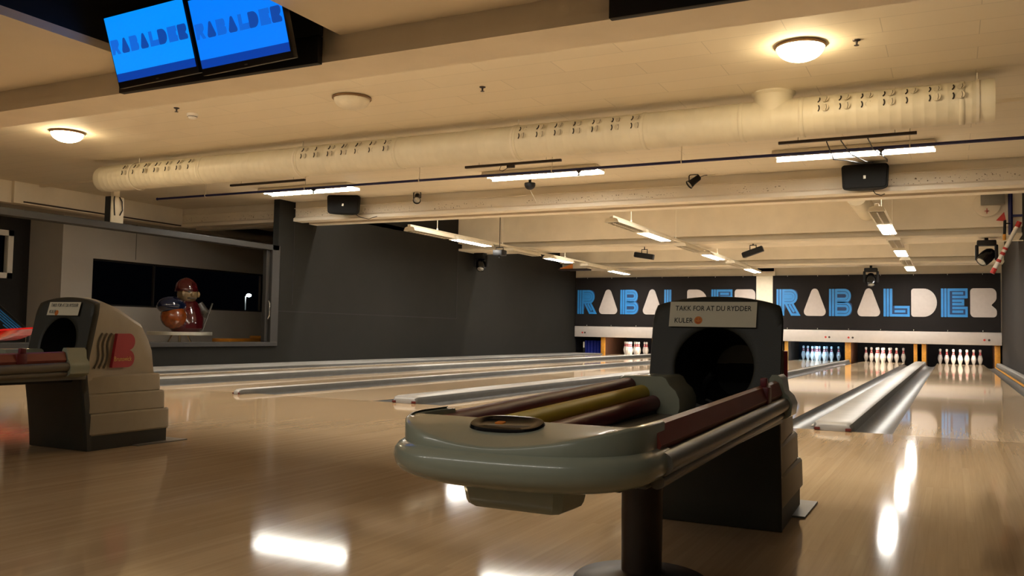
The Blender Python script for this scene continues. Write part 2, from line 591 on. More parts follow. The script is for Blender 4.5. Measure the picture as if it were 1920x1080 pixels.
def letter_mb(ch, x0, x1, z0, z1, y, solid=False, th=0.012):
    """one letter in the x-z plane, its face towards -y"""
    mb = MB()
    def T(p):
        return (x0 + p[0] * (x1 - x0), z0 + p[1] * (z1 - z0))
    if solid or ch in 'ADQ':
        mb.mi = 0
        mb.prism([T(p) for p in SOLID[ch]], 'y', y - th, y)
        return mb
    mb.mi = 1
    back = SOLID[ch]
    mb.prism([T((p[0] * .96 + .01, p[1] * .98 + .01)) for p in back], 'y', y - th * 0.5, y)
    mb.mi = 0
    for st in STROKES[ch]:
        L, Q = ribbon(st, .088)
        A = [mb.bm.verts.new((T(p)[0], y - th, T(p)[1])) for p in L]
        B = [mb.bm.verts.new((T(p)[0], y - th, T(p)[1])) for p in Q]
        C = [mb.bm.verts.new((T(p)[0], y, T(p)[1])) for p in L]
        D = [mb.bm.verts.new((T(p)[0], y, T(p)[1])) for p in Q]
        for i in range(len(A) - 1):
            mb.bm.faces.new((A[i], A[i + 1], B[i + 1], B[i]))
            mb.bm.faces.new((A[i], C[i], C[i + 1], A[i + 1]))
            mb.bm.faces.new((B[i], B[i + 1], D[i + 1], D[i]))
        mb.bm.faces.new((A[0], B[0], D[0], C[0]))
        mb.bm.faces.new((A[-1], C[-1], D[-1], B[-1]))
    return mb

WORD = ['R', 'A', 'B', 'A', 'L', 'D', 'E', 'Q']
# ================================================================== THE SETTING
# floors
struct('floor', MB().box(XL, XR, -5.6, 0.0, -0.12, 0.0), M['approach'], 'glossy brown wooden approach in front of the lanes')
struct('floor_seating', MB().box(-15.0, XR, -9.0, -5.6, -0.14, -0.002), M['carpet'], 'dark carpet of the seating area')
struct('floor_lane_bed', MB().box(XL, XR, 0.0, 20.6, -0.24, -0.12), M['pit'])
struct('floor_side_room', MB().box(-15.0, XL, -5.6, 10.0, -0.12, -0.002), M['approach'], 'floor of the side room on the left')

# ceiling of the approach bay, of the near bay with its two wells, and of the bays over the lanes
struct('ceiling', MB().box(-12.9, XR, -1.2, 5.4, ZC, ZC + 0.1), M['ceil'], 'white boarded ceiling over the approach')
nb = MB()
ZN = 2.60
for (x0, x1, y0, y1) in [(-15, -5.66, -9, -1.53), (-5.66, -3.87, -9, -3.7), (-3.87, -1.95, -9, -1.53), (-1.95, 0.05, -9, -3.7), (0.05, XR, -9, -1.53)]:
    nb.box(x0, x1, y0, y1, ZN, ZN + 0.06)
struct('ceiling_seating', nb, M['ceil_plain'], 'beige lower ceiling nearest the viewer')
for x0, x1 in ((-5.66, -3.87), (-1.95, 0.05)):
    wl = MB()
    wl.box(x0 - .05, x0 - .001, -3.75, -1.53, ZN + .06, 3.4)
    wl.box(x1 + .001, x1 + .05, -3.75, -1.53, ZN + .06, 3.4)
    wl.box(x0 - .05, x1 + .05, -3.75, -3.7, ZN + .06, 3.4)
    wl.box(x0 - .05, x1 + .05, -1.52, -1.47, ZN, 3.4)
    wl.box(x0 - .05, x1 + .05, -3.75, -1.47, 3.4, 3.45)
    struct('ceiling_well', wl, M['black'], 'black recess in the near ceiling above the screens')
struct('ceiling_lanes', MB().box(XL - .2, XR, 5.95, 18.0, 3.30, 3.4), M['ceil_plain'])
struct('ceiling_side_room', MB().box(-15, -13.06, -4.62, 10.0, ZB, ZB + .1).box(-12.95, XL, 6.0, 10.0, 2.62, 2.7), M['roomwall'])

# beams
b = MB()
b.box(-12.9, XR, -1.53, -1.16, 2.47, 2.85)
b.box(-12.9, XR, -1.545, -1.15, ZB, 2.468)
struct('ceiling_beam', b, M['beam_plain'], 'white painted beam nearest the viewer')
b = MB()
b.box(-12.9, XR, 5.42, 5.62, 2.48, 3.4)
b.prism([(5.37, ZB), (5.60, ZB), (5.60, 2.50), (5.42, 2.50), (5.37, 2.47)], 'x', -12.9, XR)
b.box(-12.9, XR, 5.385, 5.42, 2.635, 2.645)
b.box(-12.9, XR, 5.78, 6.0, ZB - .005, 2.52)
b.mi = 1
b.box(-12.9, XR, 5.60, 5.78, ZB + .035, 2.52)
struct('ceiling_beam', b, [M['beam'], M['gap']], 'wide white beam with chipped paint above the foul line')
for yb, yl, lab in ((10.96, 11.95, 'white beam half way along the lanes'), (16.75, 17.5, 'white beam nearest the pins')):
    b = MB()
    b.box(XL, XR, yb + .16, yl - .1, ZB + .05, ZB + .16)
    b.box(XL, XR, yb, yl, ZB, ZB + .05, 0.01)
    b.box(XL, XR, yb - .02, yl, ZB + .16, 3.3)
    struct('ceiling_beam', b, M['beam_plain'], lab)
b = MB()
b.box(-13.1, -12.9, -1.15, 2.15, ZB, ZC + .1)
b.box(-13.1, -12.84, 2.15, 5.4, ZB, ZC + .1)
struct('ceiling_beam', b, M['beam_plain'], 'white edge beam along the left side room')
struct('trim_1', MB().tube([(-12.825, 2.3, ZB + .03), (-12.825, 3.6, ZB + .025), (-12.825, 5.35, ZB + .02)], 0.012, 6), M['brown'], 'thin brown cable along the foot of the left edge beam')
b = MB()
b.box(-12.95, -10.3, -.35, -.30, ZC - .05, ZC)
b.box(-12.9, XR - .05, 2.55, 2.60, ZC - .03, ZC)
struct('trim_2', b, M['ceil_plain'])

# walls
b = MB()
b.box(XL - .12, XL, 5.02, 18.0, -.1, 3.35)
b.mi = 1
b.box(XL - .002, XL + .004, 10.93, 10.945, .88, ZB)
b.box(XL - .002, XL + .004, 5.05, 10.945, .875, .89)
b.box(XL - .002, XL + .003, 5.4, 5.412, 1.0, ZB)
struct('wall_left', b, [M['darkwall'], M['joint']], 'dark charcoal wall along the left lane')
struct('wall_left_low', MB().box(XL - .12, XL, -1.0, 5.02, -.1, .30), M['darkwall'], 'low dark wall under the opening to the side room')
struct('wall_right', MB().box(XR, XR + .12, -9.0, 20.6, -.1, 3.4), M['rightwall'], 'dark grey wall beside the right lane')
b = MB()
b.box(-10.35, -4.9, YM + .06, YM + .16, .58, 3.35)
b.box(-4.45, XR, YM + .06, YM + .16, .58, 3.35)
struct('wall_back', b, M['beam_plain'], 'wall above the pin decks')
struct('wall_pit', MB().box(XL - .2, XR, 20.0, 20.1, -.24, 1.2).box(XL - .2, XR, YM + .17, 20.0, 1.0, 1.05).box(XL - .3, XL - .12, 17.9, 20.1, -.2, 1.2), M['pit'], 'black back of the pin pits')
struct('wall_rear', MB().box(-15, XR, -9.1, -9.0, -.1, 3.0), M['roomwall'])
b = MB()
b.box(-4.90, -4.47, YM - .02, YM + .15, .8, 2.24)
b.box(-4.98, -4.40, YM - .07, YM + .15, 2.24, 2.36, .01)
b.box(-4.62, -4.22, YM - .02, YM + .15, -.12, .8)
struct('trim_3', b, M['cream'], 'cream pillar between the two banners')

# side room: outer wall with a long dark window, dark alcove with a small window
b = MB()
XW = -13.4
b.box(XW - .2, XW, 3.40, 3.99, -.1, ZB)
b.box(XW - .2, XW, 3.99, 8.25, -.1, .93)
b.box(XW - .2, XW, 3.99, 8.25, 1.74, ZB + .3)
b.box(XW - .2, XW, 8.25, 10.0, -.1, ZB + .3)
b.box(XW - .9, XW - .2, 3.40, 3.5, -.1, ZB)
b.mi = 1
b.box(XW - .01, XW + .003, 4.86, 4.868, 1.78, ZB)
struct('wall_side_room', b, [M['roomwall'], M['joint']], 'pale wall of the side room with a long dark window')
b = MB()
b.box(-14.4, -14.25, -4.62, 2.2, -.1, ZB)
b.box(-14.4, -14.25, 2.2, 3.02, -.1, 1.38)
b.box(-14.4, -14.25, 2.2, 3.02, 2.12, ZB)
b.box(-14.4, -14.25, 3.02, 3.5, -.1, ZB)
b.box(-15, -10.2, 9.9, 10.0, -.1, 2.7)
b.box(-15, -14.4, -9, -4.5, -.1, ZN)
struct('wall_alcove', b, M['roomdark'], 'dark wall of the alcove on the far left')

def window(name, x, y0, y1, z0, z1, fw, fm, label, depth=0.06, mull=()):
    f = MB()
    f.box(x - depth, x, y0, y0 + fw, z0, z1)
    f.box(x - depth, x, y1 - fw, y1, z0, z1)
    f.box(x - depth, x, y0, y1, z0, z0 + fw)
    f.box(x - depth, x, y0, y1, z1 - fw, z1)
    for q in mull:
        f.box(x - depth, x, q - fw / 2, q + fw / 2, z0, z1)
    o = struct(name, f, fm, label)
    g = obj('pane', MB().box(x - depth * .6, x - depth * .5, y0 + fw, y1 - fw, z0 + fw, z1 - fw), M['glass'], o, False)
    return o
window('window_1', XW - .06, 3.99, 8.25, .93, 1.74, .03, M['roomdark'], 'long dark window in the pale wall of the side room', .05, (5.35,))
window('window_2', -14.2, 2.2, 3.08, 1.34, 2.14, .09, M['white'], 'small white framed window on the far left', .1)
# frame of the opening between the side room and the lanes
f = MB()
f.box(XL - .14, XL + .03, -1.0, 5.02, 1.88, 1.97, .008)
f.box(XL - .14, XL + .03, 4.86, 5.04, .30, 1.97, .008)
f.box(XL - .20, XL + .04, -1.0, 5.02, .30, .37, .008)
f.box(XL - .10, XL - .02, 4.78, 4.86, .37, 1.88, .008)
o = struct('window_3', f, M['frame'], 'grey frame of the large opening to the side room')
obj('grab_bar', MB().tube([(XL + .02, 4.80, .75), (XL + .05, 4.80, .80), (XL + .05, 4.80, 1.0), (XL + .02, 4.80, 1.05)], .012, 8), M['chrome'], o)

# ================================================================== LANES
WHERE = {'A': 'beside the right wall', 'B': 'second from the right wall', 'C': 'third from the right wall, lit blue at the pins',
         'D': 'fourth from the right, mostly behind the ball return', 'E': 'second from the dark left wall', 'F': 'beside the dark left wall'}
for k, x in LANES:
    o = obj('bowling_lane', MB().box(x - HL, x + HL, 0.004, 19.32, -.08, 0.0), M['lane'], None, False)
    tag(o, 'pale glossy wooden bowling lane ' + WHERE[k], 'bowling lane', 'bowling lanes')

def gutter_mb(w_, y0, y1):
    pts = []
    n = 12
    for i in range(n + 1):
        a = PI + PI * i / n
        pts.append((w_ / 2 * math.cos(a) * .98, -.004 + .062 * math.sin(a)))
    out = [(p[0] * 1.0 / .98, p[1] - .012) for p in pts[::-1]]
    return MB().prism(pts + out, 'y', y0, y1)
gm = None
for k, x in LANES:
    for s, side in ((-1, 'left'), (1, 'right')):
        if gm is None:
            gm = obj('gutter', gutter_mb(GW, 0.006, 17.96), M['gutter'])
            o = gm
        else:
            o = gm.copy(); col.objects.link(o)
        o.location = (x + s * (HL + GW / 2), 0, 0)
        tag(o, 'grey channel on the %s of the lane %s' % (side, WHERE[k].split(',')[0]), 'gutter', 'gutters beside the lanes')

def divider(x0, x1, top, label, y0=-.03, y1=17.95, ends=True, group='dividers between the lanes'):
    t = thing('lane_divider', label, 'divider', ((x0 + x1) / 2, 0, 0), 0, group)
    h = (x1 - x0) / 2
    mb = MB()
    def ring(y, hh, tp):
        e = min(.03, hh * .5)
        return [(-hh, y, -.11), (hh, y, -.11), (hh, y, tp * .45), (hh - e * .35, y, tp * .85), (hh - e, y, tp), (0, y, tp * 1.03), (-hh + e, y, tp), (-hh + e * .35, y, tp * .85), (-hh, y, tp * .45)]
    rings = []
    if ends:
        for q, s, tq in ((0, .78, .52), (.010, .88, .76), (.030, .96, .94), (.06, 1, 1)):
            r_ = ring(y0 + q, h * s, top * tq)
            rings.append([(px, py, (0.001 if (pz < 0 and y0 + q < 0.002) else pz)) for px, py, pz in r_])
    else:
        rings.append(ring(y0, h, top))
    rings.append(ring(.02 if y0 < 0.02 and not ends else .1, h, top))
    rings.append(ring(y1, h, top))
    mb.loft(rings)
    mb.bm.normal_update()
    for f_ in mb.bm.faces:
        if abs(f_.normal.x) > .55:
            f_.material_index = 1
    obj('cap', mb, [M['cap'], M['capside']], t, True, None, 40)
    if ends:
        for s in (-1, 1):
            xx = sorted((s * (h * .62), s * (h * .90)))
            obj('end_stop', MB().box(xx[0], xx[1], y0 - .006, y0 + .012, .003, top * .36, .003), M['cap_red'], t)
    return t
divider(-1.019, -.762, .062, 'wide grey metal divider with rounded end, leading from the near ball return')
divider(LC - HL - GW - .252, LC - HL - GW, .062, 'wide grey metal divider leading from the left ball return')
divider(LE - HL - GW - .252, LE - HL - GW, .062, 'wide grey metal divider nearest the dark left wall')
divider(LC + HL + GW, LB - HL - GW, .05, 'narrow grey divider between second and third lanes from the right')
divider(LE + HL + GW, LD - HL - GW, .05, 'narrow grey divider starting left of the middle of the photo', -.2)
t = divider(LA + HL + GW + .002, XR - .005, .07, 'grey metal edge ledge along the right wall', .01, 17.95, False, 'edge ledges')
obj('trim_strip', MB().box(-.122, -.112, .5, 17.0, -.02, .01), M['yellow'], t, False)
divider(XL + .006, LF - HL - GW, .03, 'wide flat grey ledge along the dark left wall', .01, 17.95, False, 'edge ledges')
o = obj('gutter_label', MB().box(-.035, .035, -.14, .14, 0, .002), M['white'], None, False, (-1.115, 1.0, -.058))
obj('red_dot', MB().cyl((0.0, .09, .002), (0.0, .09, .003), .026), M['redpaint'], o)
tag(o, 'white label with a red dot lying in the gutter left of the wide divider', 'label')

# ================================================================== PIN DECKS
PROF = [(.0, 0), (.0255, 0), (.0285, .008), (.036, .035), (.050, .080), (.0575, .114), (.0600, .125), (.0570, .150), (.0490, .185), (.0395, .215), (.0300, .245), (.0245, .270), (.0232, .290), (.0245, .310), (.0285, .332), (.0318, .350), (.0305, .362), (.0225, .375), (.010, .3805), (0, .381)]
def pin_mb():
    mb = MB()
    seg = 24
    prof = []
    for (ra, za), (rb, zb) in zip(PROF[:-1], PROF[1:]):
        for q in range(3):
            f_ = q / 3
            prof.append((ra + (rb - ra) * f_, za + (zb - za) * f_))
    prof.append(PROF[-1])
    mb.lathe(prof, seg=seg)
    for f_ in mb.bm.faces:
        z = f_.calc_center_median().z
        f_.material_index = 1 if (.236 < z < .264 or .277 < z < .303) else 0
    return mb
proto = None
SPOTS = {1: (0, 0, 'the front pin'), 2: (-.5, 1, 'second row left'), 3: (.5, 1, 'second row right'), 4: (-1, 2, 'third row left'), 5: (0, 2, 'third row middle'), 6: (1, 2, 'third row right'),
         7: (-1.5, 3, 'back row far left'), 8: (-.5, 3, 'back row centre left'), 9: (.5, 3, 'back row centre right'), 10: (1.5, 3, 'back row far right')}
PW = {'A': 'on the lane beside the right wall', 'B': 'on the second lane from the right wall', 'C': 'on the blue lit lane', 'F': 'on the lane by the left wall'}
for k, x in LANES:
    if k not in PW:
        continue
    for n_, (a, bq, pos) in SPOTS.items():
        if proto is None:
            proto = obj('bowling_pin', pin_mb(), [M['pin'], M['pin_red']], None, True, None, 60)
            o = proto
        else:
            o = proto.copy(); col.objects.link(o)
        o.location = (x + a * .3048, HP + bq * .264, 0)
        o.rotation_euler = (0, 0, random.random() * 6)
        tag(o, 'white pin, %s, %s' % (pos.replace('the ', ''), PW[k]), 'bowling pin', 'pins ' + PW[k])

# kickbacks (side partitions) with their yellow front edges
def kickback(x, wd, label, h=.50):
    t = thing('kickback', label, 'partition', (x, 18.0, 0), 0, 'side partitions of the pin decks')
    obj('front_edge', MB().box(-wd / 2, wd / 2, -.03, .03, -.11, h, .004), M['yellow'], t)
    obj('board', MB().box(-wd / 2 + .006, wd / 2 - .006, .03, 1.9, -.11, h + .03), M['kick'], t, False)
kickback(.80, .12, 'yellow edged partition right of the pins by the right wall')
kickback(-.81, .10, 'yellow edged partition left of the pins by the right wall')
kickback(-1.0, .085, 'yellow edged partition right of the pins on the second lane from the right')
kickback(-2.59, .14, 'thick yellow edged partition between blue lit and second lane pins')
kickback(-4.13, .09, 'yellow edged partition left of the blue lit pins')
kickback(-7.80, .09, 'yellow edged partition right of the pins by the left wall')
kickback(-9.33, .12, 'yellow edged partition left of the pins by the left wall')

# pin lamps under the masks
for k, x in LANES:
    if k in 'DE':
        continue
    lab = {'A': 'lamp above the pins beside the right wall', 'B': 'lamp above the pins second from the right wall', 'C': 'bluish lamp above the blue lit pins', 'F': 'lamp above the pins by the left wall'}[k]
    t = thing('pin_deck_lamp', lab, 'lamp', (x, YM + .09, .505), 0, 'lamps above the pins')
    obj('housing', MB().box(-.50, .50, -.03, .05, .02, .055, .004).box(-.50, -.40, -.03, .05, 0.0, .03).box(.40, .50, -.03, .05, 0.0, .03), M['white'], t)
    obj('tube', MB().cyl((-.40, .035, .012), (.40, .035, .012), .012), M['em_pinblue'] if k == 'C' else M['em_pin'], t)

# masking units with banners
def mask(name, x0, x1, bx0, bx1, spans, dots, label):
    t = thing(name, label, 'banner', ((x0 + x1) / 2, YM, .5), 0)
    cx = (x0 + x1) / 2
    obj('lower_panel', MB().box(x0 - cx, x1 - cx, -.03, .05, 0, .31, .008), M['mask'], t)
    bn = obj('banner', MB().box(bx0 - cx, bx1 - cx, .0, .05, .32, 1.745), M['banner'], t)
    for ch, (a, c) in zip(WORD, spans):
        mats = [M['letter_blue'], M['letter_gap']] if ch in 'RBLE' else [M['letter_white']]
        l = obj('letter', letter_mb(ch, a - cx, c - cx, .675, 1.38, -.001), mats, bn, False)
        l['label'] = 'blue lined letter %s' % ch if ch in 'RBLE' else 'plain white letter %s' % ('R' if ch == 'Q' else ch)
    hk = MB()
    nh = 7
    for i in range(nh):
        hx = bx0 - cx + (bx1 - bx0) * (i + .5) / nh
        hk.tube([(hx, -.004, 1.74), (hx, -.012, 1.725), (hx, -.004, 1.715)], .006, 6)
        hk.tube([(hx, -.004, .325), (hx, -.014, .34), (hx, -.004, .352)], .007, 6)
    obj('hooks', hk, M['white'], t)
    for i, dx in enumerate(dots):
        obj('signal_lamp', MB().cyl((dx - cx, -.03, .125), (dx - cx, -.038, .125), .026, seg=14), M['redpaint'] if i % 2 == 0 else M['brown'], t)
    return t
SP2 = [(-4.37, -3.76), (-3.71, -3.08), (-3.04, -2.43), (-2.39, -1.77), (-1.73, -1.12), (-1.09, -.48), (-.42, .17), (.22, .80)]
mask('pin_mask', -4.27, .89, -4.47, .87, SP2, (-3.12, -3.03, -2.56, -2.46, .52, .62), 'dark banner with large letters on white panel above the right hand pins')
SP1 = [(-10.11, -9.50), (-9.47, -8.82), (-8.77, -8.17), (-8.13, -7.50), (-7.46, -6.86), (-6.80, -6.20), (-6.12, -5.54), (-5.48, -4.91)]
mask('pin_mask', -10.18, -4.66, -10.18, -4.88, SP1, (-9.93, -9.85, -5.4, -5.32), 'dark banner with large letters partly hidden behind the near ball return')

# service corner left of the leftmost pins
o = obj('blue_curtain', MB().prism([(-.30 + .05 * i, .02 * (i % 2)) for i in range(13)] + [(.30 - .05 * i, .03 + .02 * (i % 2)) for i in range(13)], 'z', 0, .5), M['blue'], None, True, (-9.85, 18.6, -.11))
tag(o, 'blue cloth hanging in the dark gap left of the leftmost pins', 'cloth')
o = obj('white_pole', MB().cyl((0, 0, 0), (0, 0, .45), .022), M['white'], None, True, (-9.98, 18.1, -.1))
obj('sleeve', MB().cyl((0, 0, .0), (0, 0, .28), .04), M['dark'], o)
tag(o, 'thin white pole in the gap left of the leftmost pins', 'pole')

# ================================================================== BALL RETURNS
FRONT = [(0.0, .010), (.09, .004), (.20, -.010), (.378, -.035), (.46, -.024), (.60, .004), (.68, .019), (.735, .034), (.76, .045)]
def yfront(z):
    for (z0, y0), (z1, y1) in zip(FRONT[:-1], FRONT[1:]):
        if z <= z1:
            return y0 + (y1 - y0) * (z - z0) / (z1 - z0)
    return FRONT[-1][1]
def ball_return(loc, label, left=False):
    t = thing('ball_return', label, 'ball return', loc, 0, 'ball returns')
    HWd = .215
    ZT, ZK = .748, .715
    def ztop(x):
        s = min(1, abs(x) / HWd)
        return ZT - (ZT - ZK) * s ** 2.2 - (0 if s < .93 else .05 * ((s - .93) / .07) ** 2)
    # dark front shell with a round ball opening
    hc, hr = .515, .129
    n = 96
    def outline(a):
        dx, dz = math.cos(a), math.sin(a)
        lo, hi = 0, 2.0
        for _ in range(40):
            mid = (lo + hi) / 2
            x, z = dx * mid, hc + dz * mid
            if abs(x) < HWd and z > .002 and z < ztop(x):
                lo = mid
            else:
                hi = mid
        return lo
    mb = MB()
    corner = [math.atan2(.002 - hc, -HWd), math.atan2(.002 - hc, HWd), math.atan2(.665 - hc, HWd), math.atan2(.665 - hc, -HWd)]
    angs = sorted([2 * PI * i / n - PI for i in range(n)] + corner)
    rad = [outline(a) for a in angs]
    rings = []
    for q in [0, .04, .2, .4, .6, .8, .97, 1.0]:
        ring = []
        for a, ro in zip(angs, rad):
            rr = hr + (ro - hr) * q
            x, z = rr * math.cos(a), hc + rr * math.sin(a)
            ring.append((x, yfront(z) - (.004 if .02 < q < .99 else 0), z))
        rings.append(ring)
    rings.append([(p[0] * .985, p[1] + .03, p[2]) for p in rings[-1]])
    mb.loft(rings, True, False)
    fr = obj('front_shell', mb, M['hood_front'], t, True, None, 50)
    # throat
    mb = MB()
    rr_ = []
    for q in range(8):
        f_ = q / 7
        rr_.append([(hr * (1 - .25 * f_) * math.cos(a), yfront(hc + hr * math.sin(a)) * (1 - f_) + .42 * f_, hc - .03 * f_ + hr * (1 - .25 * f_) * math.sin(a)) for a in [2 * PI * k / 40 for k in range(40)]])
    mb.loft(rr_, True, False)
    mb.bm.faces.new([mb.bm.verts.new(p) for p in rr_[-1]])
    obj('throat', mb, M['black'], fr)
    th = MB()
    th.tube([(-.06, .10, .40), (-.045, .07, .46), (-.02, .06, .49)], .012, 8)
    th.tube([(-.06, .10, .40), (-.02, .10, .385), (.05, .12, .39)], .012, 8)
    obj('lift_guide', th, M['dark'], fr)
    # beige rear shell
    back = [(.30, .667), (.36, .640), (.405, .573), (.43, .48), (.45, .365)]
    def prof(x):
        zt = ztop(x)
        k = zt / ZT
        p = [(yfront(.02) + .012, .07), (yfront(.2) + .012, .20), (yfront(.378) + .012, .378), (yfront(.55) + .012, .55), (yfront(zt - .01) + .016, zt - .008), (.10, zt + .001), (.18, (.725) * k), (.25, .693 * k)]
        p += [(y, z * (k if z > .5 else 1)) for y, z in back]
        p += [(.47, .30), (.485, .20), (.50, .07)]
        return p
    mb = MB()
    xs = [-HWd * q for q in (1, .97, .85, .6, .3, 0)] + [HWd * q for q in (.3, .6, .85, .97, 1)]
    def kx(y):
        return .985 - .73 * max(0, y)
    rings = [[(x * kx(y), y, z) for y, z in prof(x)] for x in xs]
    V = [[mb.bm.verts.new(p) for p in r_] for r_ in rings]
    nn = len(V[0])
    for a, c in zip(V[:-1], V[1:]):
        for i in range(4, nn - 1):
            mb.bm.faces.new((a[i], a[i + 1], c[i + 1], c[i]))
    mb.bm.faces.new(V[0]); mb.bm.faces.new(V[-1][::-1])
    obj('rear_shell', mb, M['hood'], t, True, None, 30)
    # stepped lower side panels
    for s in (-1, 1):
        mb = MB()
        for i, (z0, z1, xf, xr, yb) in enumerate([(.27, .362, .213, .178, .47), (.175, .273, .216, .193, .49), (.072, .178, .219, .207, .51)]):
            y0 = yfront((z0 + z1) / 2) + .016
            rings = []
            for q in (0.0, .04, .96, 1.0):
                e = .008 if q in (0.0, 1.0) else 0
                xo = xf + (xr - xf) * q - e
                y = y0 + (yb - y0) * q
                rings.append([(s * .08, y, z0), (s * (xo - .006), y, z0), (s * xo, y, z0 + .008), (s * (xo - .003), y, z1 - .008), (s * (xo - .010), y, z1), (s * .08, y, z1)])
            mb.loft(rings)
        obj('side_panel', mb, M['hood'], t)
    obj('plinth', MB().prism([(-HWd + .004, .022), (HWd - .004, .022), (.196, .50), (-.196, .50)], 'z', 0.0, .075), M['hood_front'], t)
    obj('floor_plate', MB().box(-HWd - .02, HWd + .03, .28, .60, 0.0, .006), M['steel'], t)
    # raised emblem on the right side
    em = thing('emblem', 'x', 'x'); del em['label']; del em['category']
    bpy.data.objects.remove(em)
    B_ = [(.135, .40), (.165, .57)] + [(.215, .57)] + arc(.245, .5285, .042, 90, -78, 10) + arc(.243, .4435, .0435, 78, -90, 10)
    SH = Matrix(((1, -.157, 0, 0), (0, 1, 0, 0), (0, 0, 1, 0), (0, 0, 0, 1)))
    mb = MB().prism(B_, 'x', HWd - .020, HWd + .016).xform(SH)
    e = obj('emblem', mb, M['logo_red'], t, False)
    for i in range(3):
        pts = []
        for j in range(9):
            f_ = j / 8
            pts.append((HWd - .001, .035 + i * .030 + .045 * f_ + .012 * math.sin(f_ * 6.3), .40 + .17 * f_))
        obj('emblem_stripe', MB().tube(pts, .0055, 8).xform(SH), M['logo_dark'], t)
    tb = text_bm('Brunswick', .034)
    a, c = width_of(tb)
    tb.xform(SH @ Matrix.Translation((HWd + .0165, .148, .432)) @ Matrix(((0, 0, 1, 0), (1, 0, 0, 0), (0, 1, 0, 0), (0, 0, 0, 1))) @ Matrix.Diagonal((.118 / (c - a), 1, 1, 1)) @ Matrix.Translation((-a, 0, 0)))
    obj('emblem_lettering', tb, M['logo_gold'], e, False)

    # ---- rack towards the viewer
    YE = -1.40
    obj('rack_tray', MB().box(-.205, .215, YE - .02, -.01, .352, .372, .006).box(-.21, -.19, YE, -.02, .35, .40).box(.20, .222, YE, -.02, .35, .41), M['tray'], t)
    for nm, x, z, rr, mm in (('outer_cushion', -.222, .455, .026, 'maroon'), ('middle_cushion', -.178, .432, .027, 'yel_rail'), ('inner_cushion', -.140, .404, .024, 'maroon')):
        obj(nm, MB().tube([(x, YE - .02, z - .030), (x, -.20, z)], rr, 16), M[mm], t)
        obj('cushion_support', MB().loft([[(x - .012, y, .360), (x + .012, y, .360), (x + .012, y, z - .016 + dz), (x - .012, y, z - .016 + dz)] for y, dz in ((YE + .08, -.026), (-.2, 0))]), M['dark'], t)
    obj('side_strip', MB().tube([(-.252, YE + .03, .415), (-.252, -.20, .445)], .012, 10), M['steel'], t)
    # right rail: flat padded strip over a round metal tube
    SECR = [(.206, .418), (.234, .412), (.240, .425), (.228, .458), (.218, .463), (.206, .458)]
    mb = MB().loft([[(x, y, z + dz) for x, z in SECR] for y, dz in ((YE + .03, -.002), (-.14, .022))])
    obj('rail_panel', mb, M['redpad'], t, False)
    mb = MB()
    mb.tube([(.240, YE + .03, .391), (.240, -.08, .415)], .0215, 16)
    obj('rail_tube', mb, M['steel'], t)
    obj('lower_rail', MB().tube([(.232, YE + .03, .360), (.232, -.08, .384)], .014, 12), M['steel'], t)
    obj('rail_clip', MB().box(.212, .243, -.385, -.335, .428, .478, .004).box(.216, .234, -.365, -.335, .473, .502, .004), M['maroon'], t)
    # plastic end pieces against the hood
    mb = MB()
    sec = [(-.262, .36), (-.262, .46), (-.255, .478), (-.238, .487), (-.112, .489), (-.098, .482), (-.086, .462), (-.066, .445), (-.054, .42), (-.052, .39), (-.062, .362)]
    mb.loft([[(-.157 + (x + .157) * k, y, .42 + (z - .42) * k) for x, z in sec] for y, k in ((-.215, .97), (-.205, 1.0), (-.03, 1.0), (-.02, .99))])
    obj('left_fender', mb, M['bumper'], t, True, None, 40)
    mb = MB()
    sec = [(.198, .40), (.20, .490), (.208, .502), (.226, .502), (.238, .490), (.243, .452), (.258, .438), (.268, .415), (.264, .382), (.25, .372), (.21, .36)]
    mb.loft([[(x, y, z) for x, z in sec] for y in (-.135, -.125, -.055, -.035)])
    obj('right_bracket', mb, M['bumper'], t, True, None, 40)
    # rounded bumper at the end of the rack
    base = []
    for k in range(41):
        ang = (-1 + 2 * k / 40) * PI / 2
        x = .236 * math.copysign(abs(math.sin(ang)) ** .84, ang)
        y = YE + .005 - .200 * abs(math.cos(ang)) ** .80
        base.append((x, y))
    base = [(base[0][0], YE + .075)] + base + [(base[-1][0], YE + .075)]
    nor = []
    for i in range(len(base)):
        a = Vector(base[max(0, i - 1)]); c = Vector(base[min(len(base) - 1, i + 1)])
        dd = (c - a).normalized()
        nor.append(Vector((dd.y, -dd.x)))
    for i, p in enumerate(base):
        if nor[i].dot(Vector((p[0], p[1] - YE + .05))) < 0:
            nor[i] = -nor[i]
    def edge_z(x):
        return .4245 + .036 * min(1, abs(x) / .235) ** 1.7
    def ringat(off, z):
        return [(p[0] + nv.x * off, p[1] + nv.y * off, z) for p, nv in zip(base, nor)]
    def ringtop(dz, off):
        return [(p[0] + nv.x * off, p[1] + nv.y * off, edge_z(p[0]) + dz) for p, nv in zip(base, nor)]
    def inner(f_, drop):
        out = []
        for p in base:
            yi = YE - .055 if p[1] < YE - .05 else p[1] + .01
            x = p[0] * (1 - .10 * f_)
            y = p[1] + (yi - p[1]) * f_
            z = edge_z(p[0]) + (.460 - edge_z(p[0])) * min(1, f_ * 1.05) ** .85
            out.append((x, y, z - drop))
        return out
    mb = MB()
    rings = [ringat(-.16, .352), ringat(-.05, .352), ringat(-.030, .354), ringat(-.012, .359), ringat(.004, .367), ringat(.013, .378), ringat(.016, .391), ringat(.014, .403), ringat(.008, .412), ringat(.0, .4165), ringat(-.004, .418),
             ringtop(-.001, -.004), ringtop(.002, -.007), ringtop(.0035, -.013), inner(.35, 0), inner(.7, 0), inner(1.0, 0), inner(1.04, .005), inner(1.06, .06)]
    mb.loft(rings, False)
    bp = obj('bumper', mb, M['bumper'], t, True, None, 50)
    mb = MB()
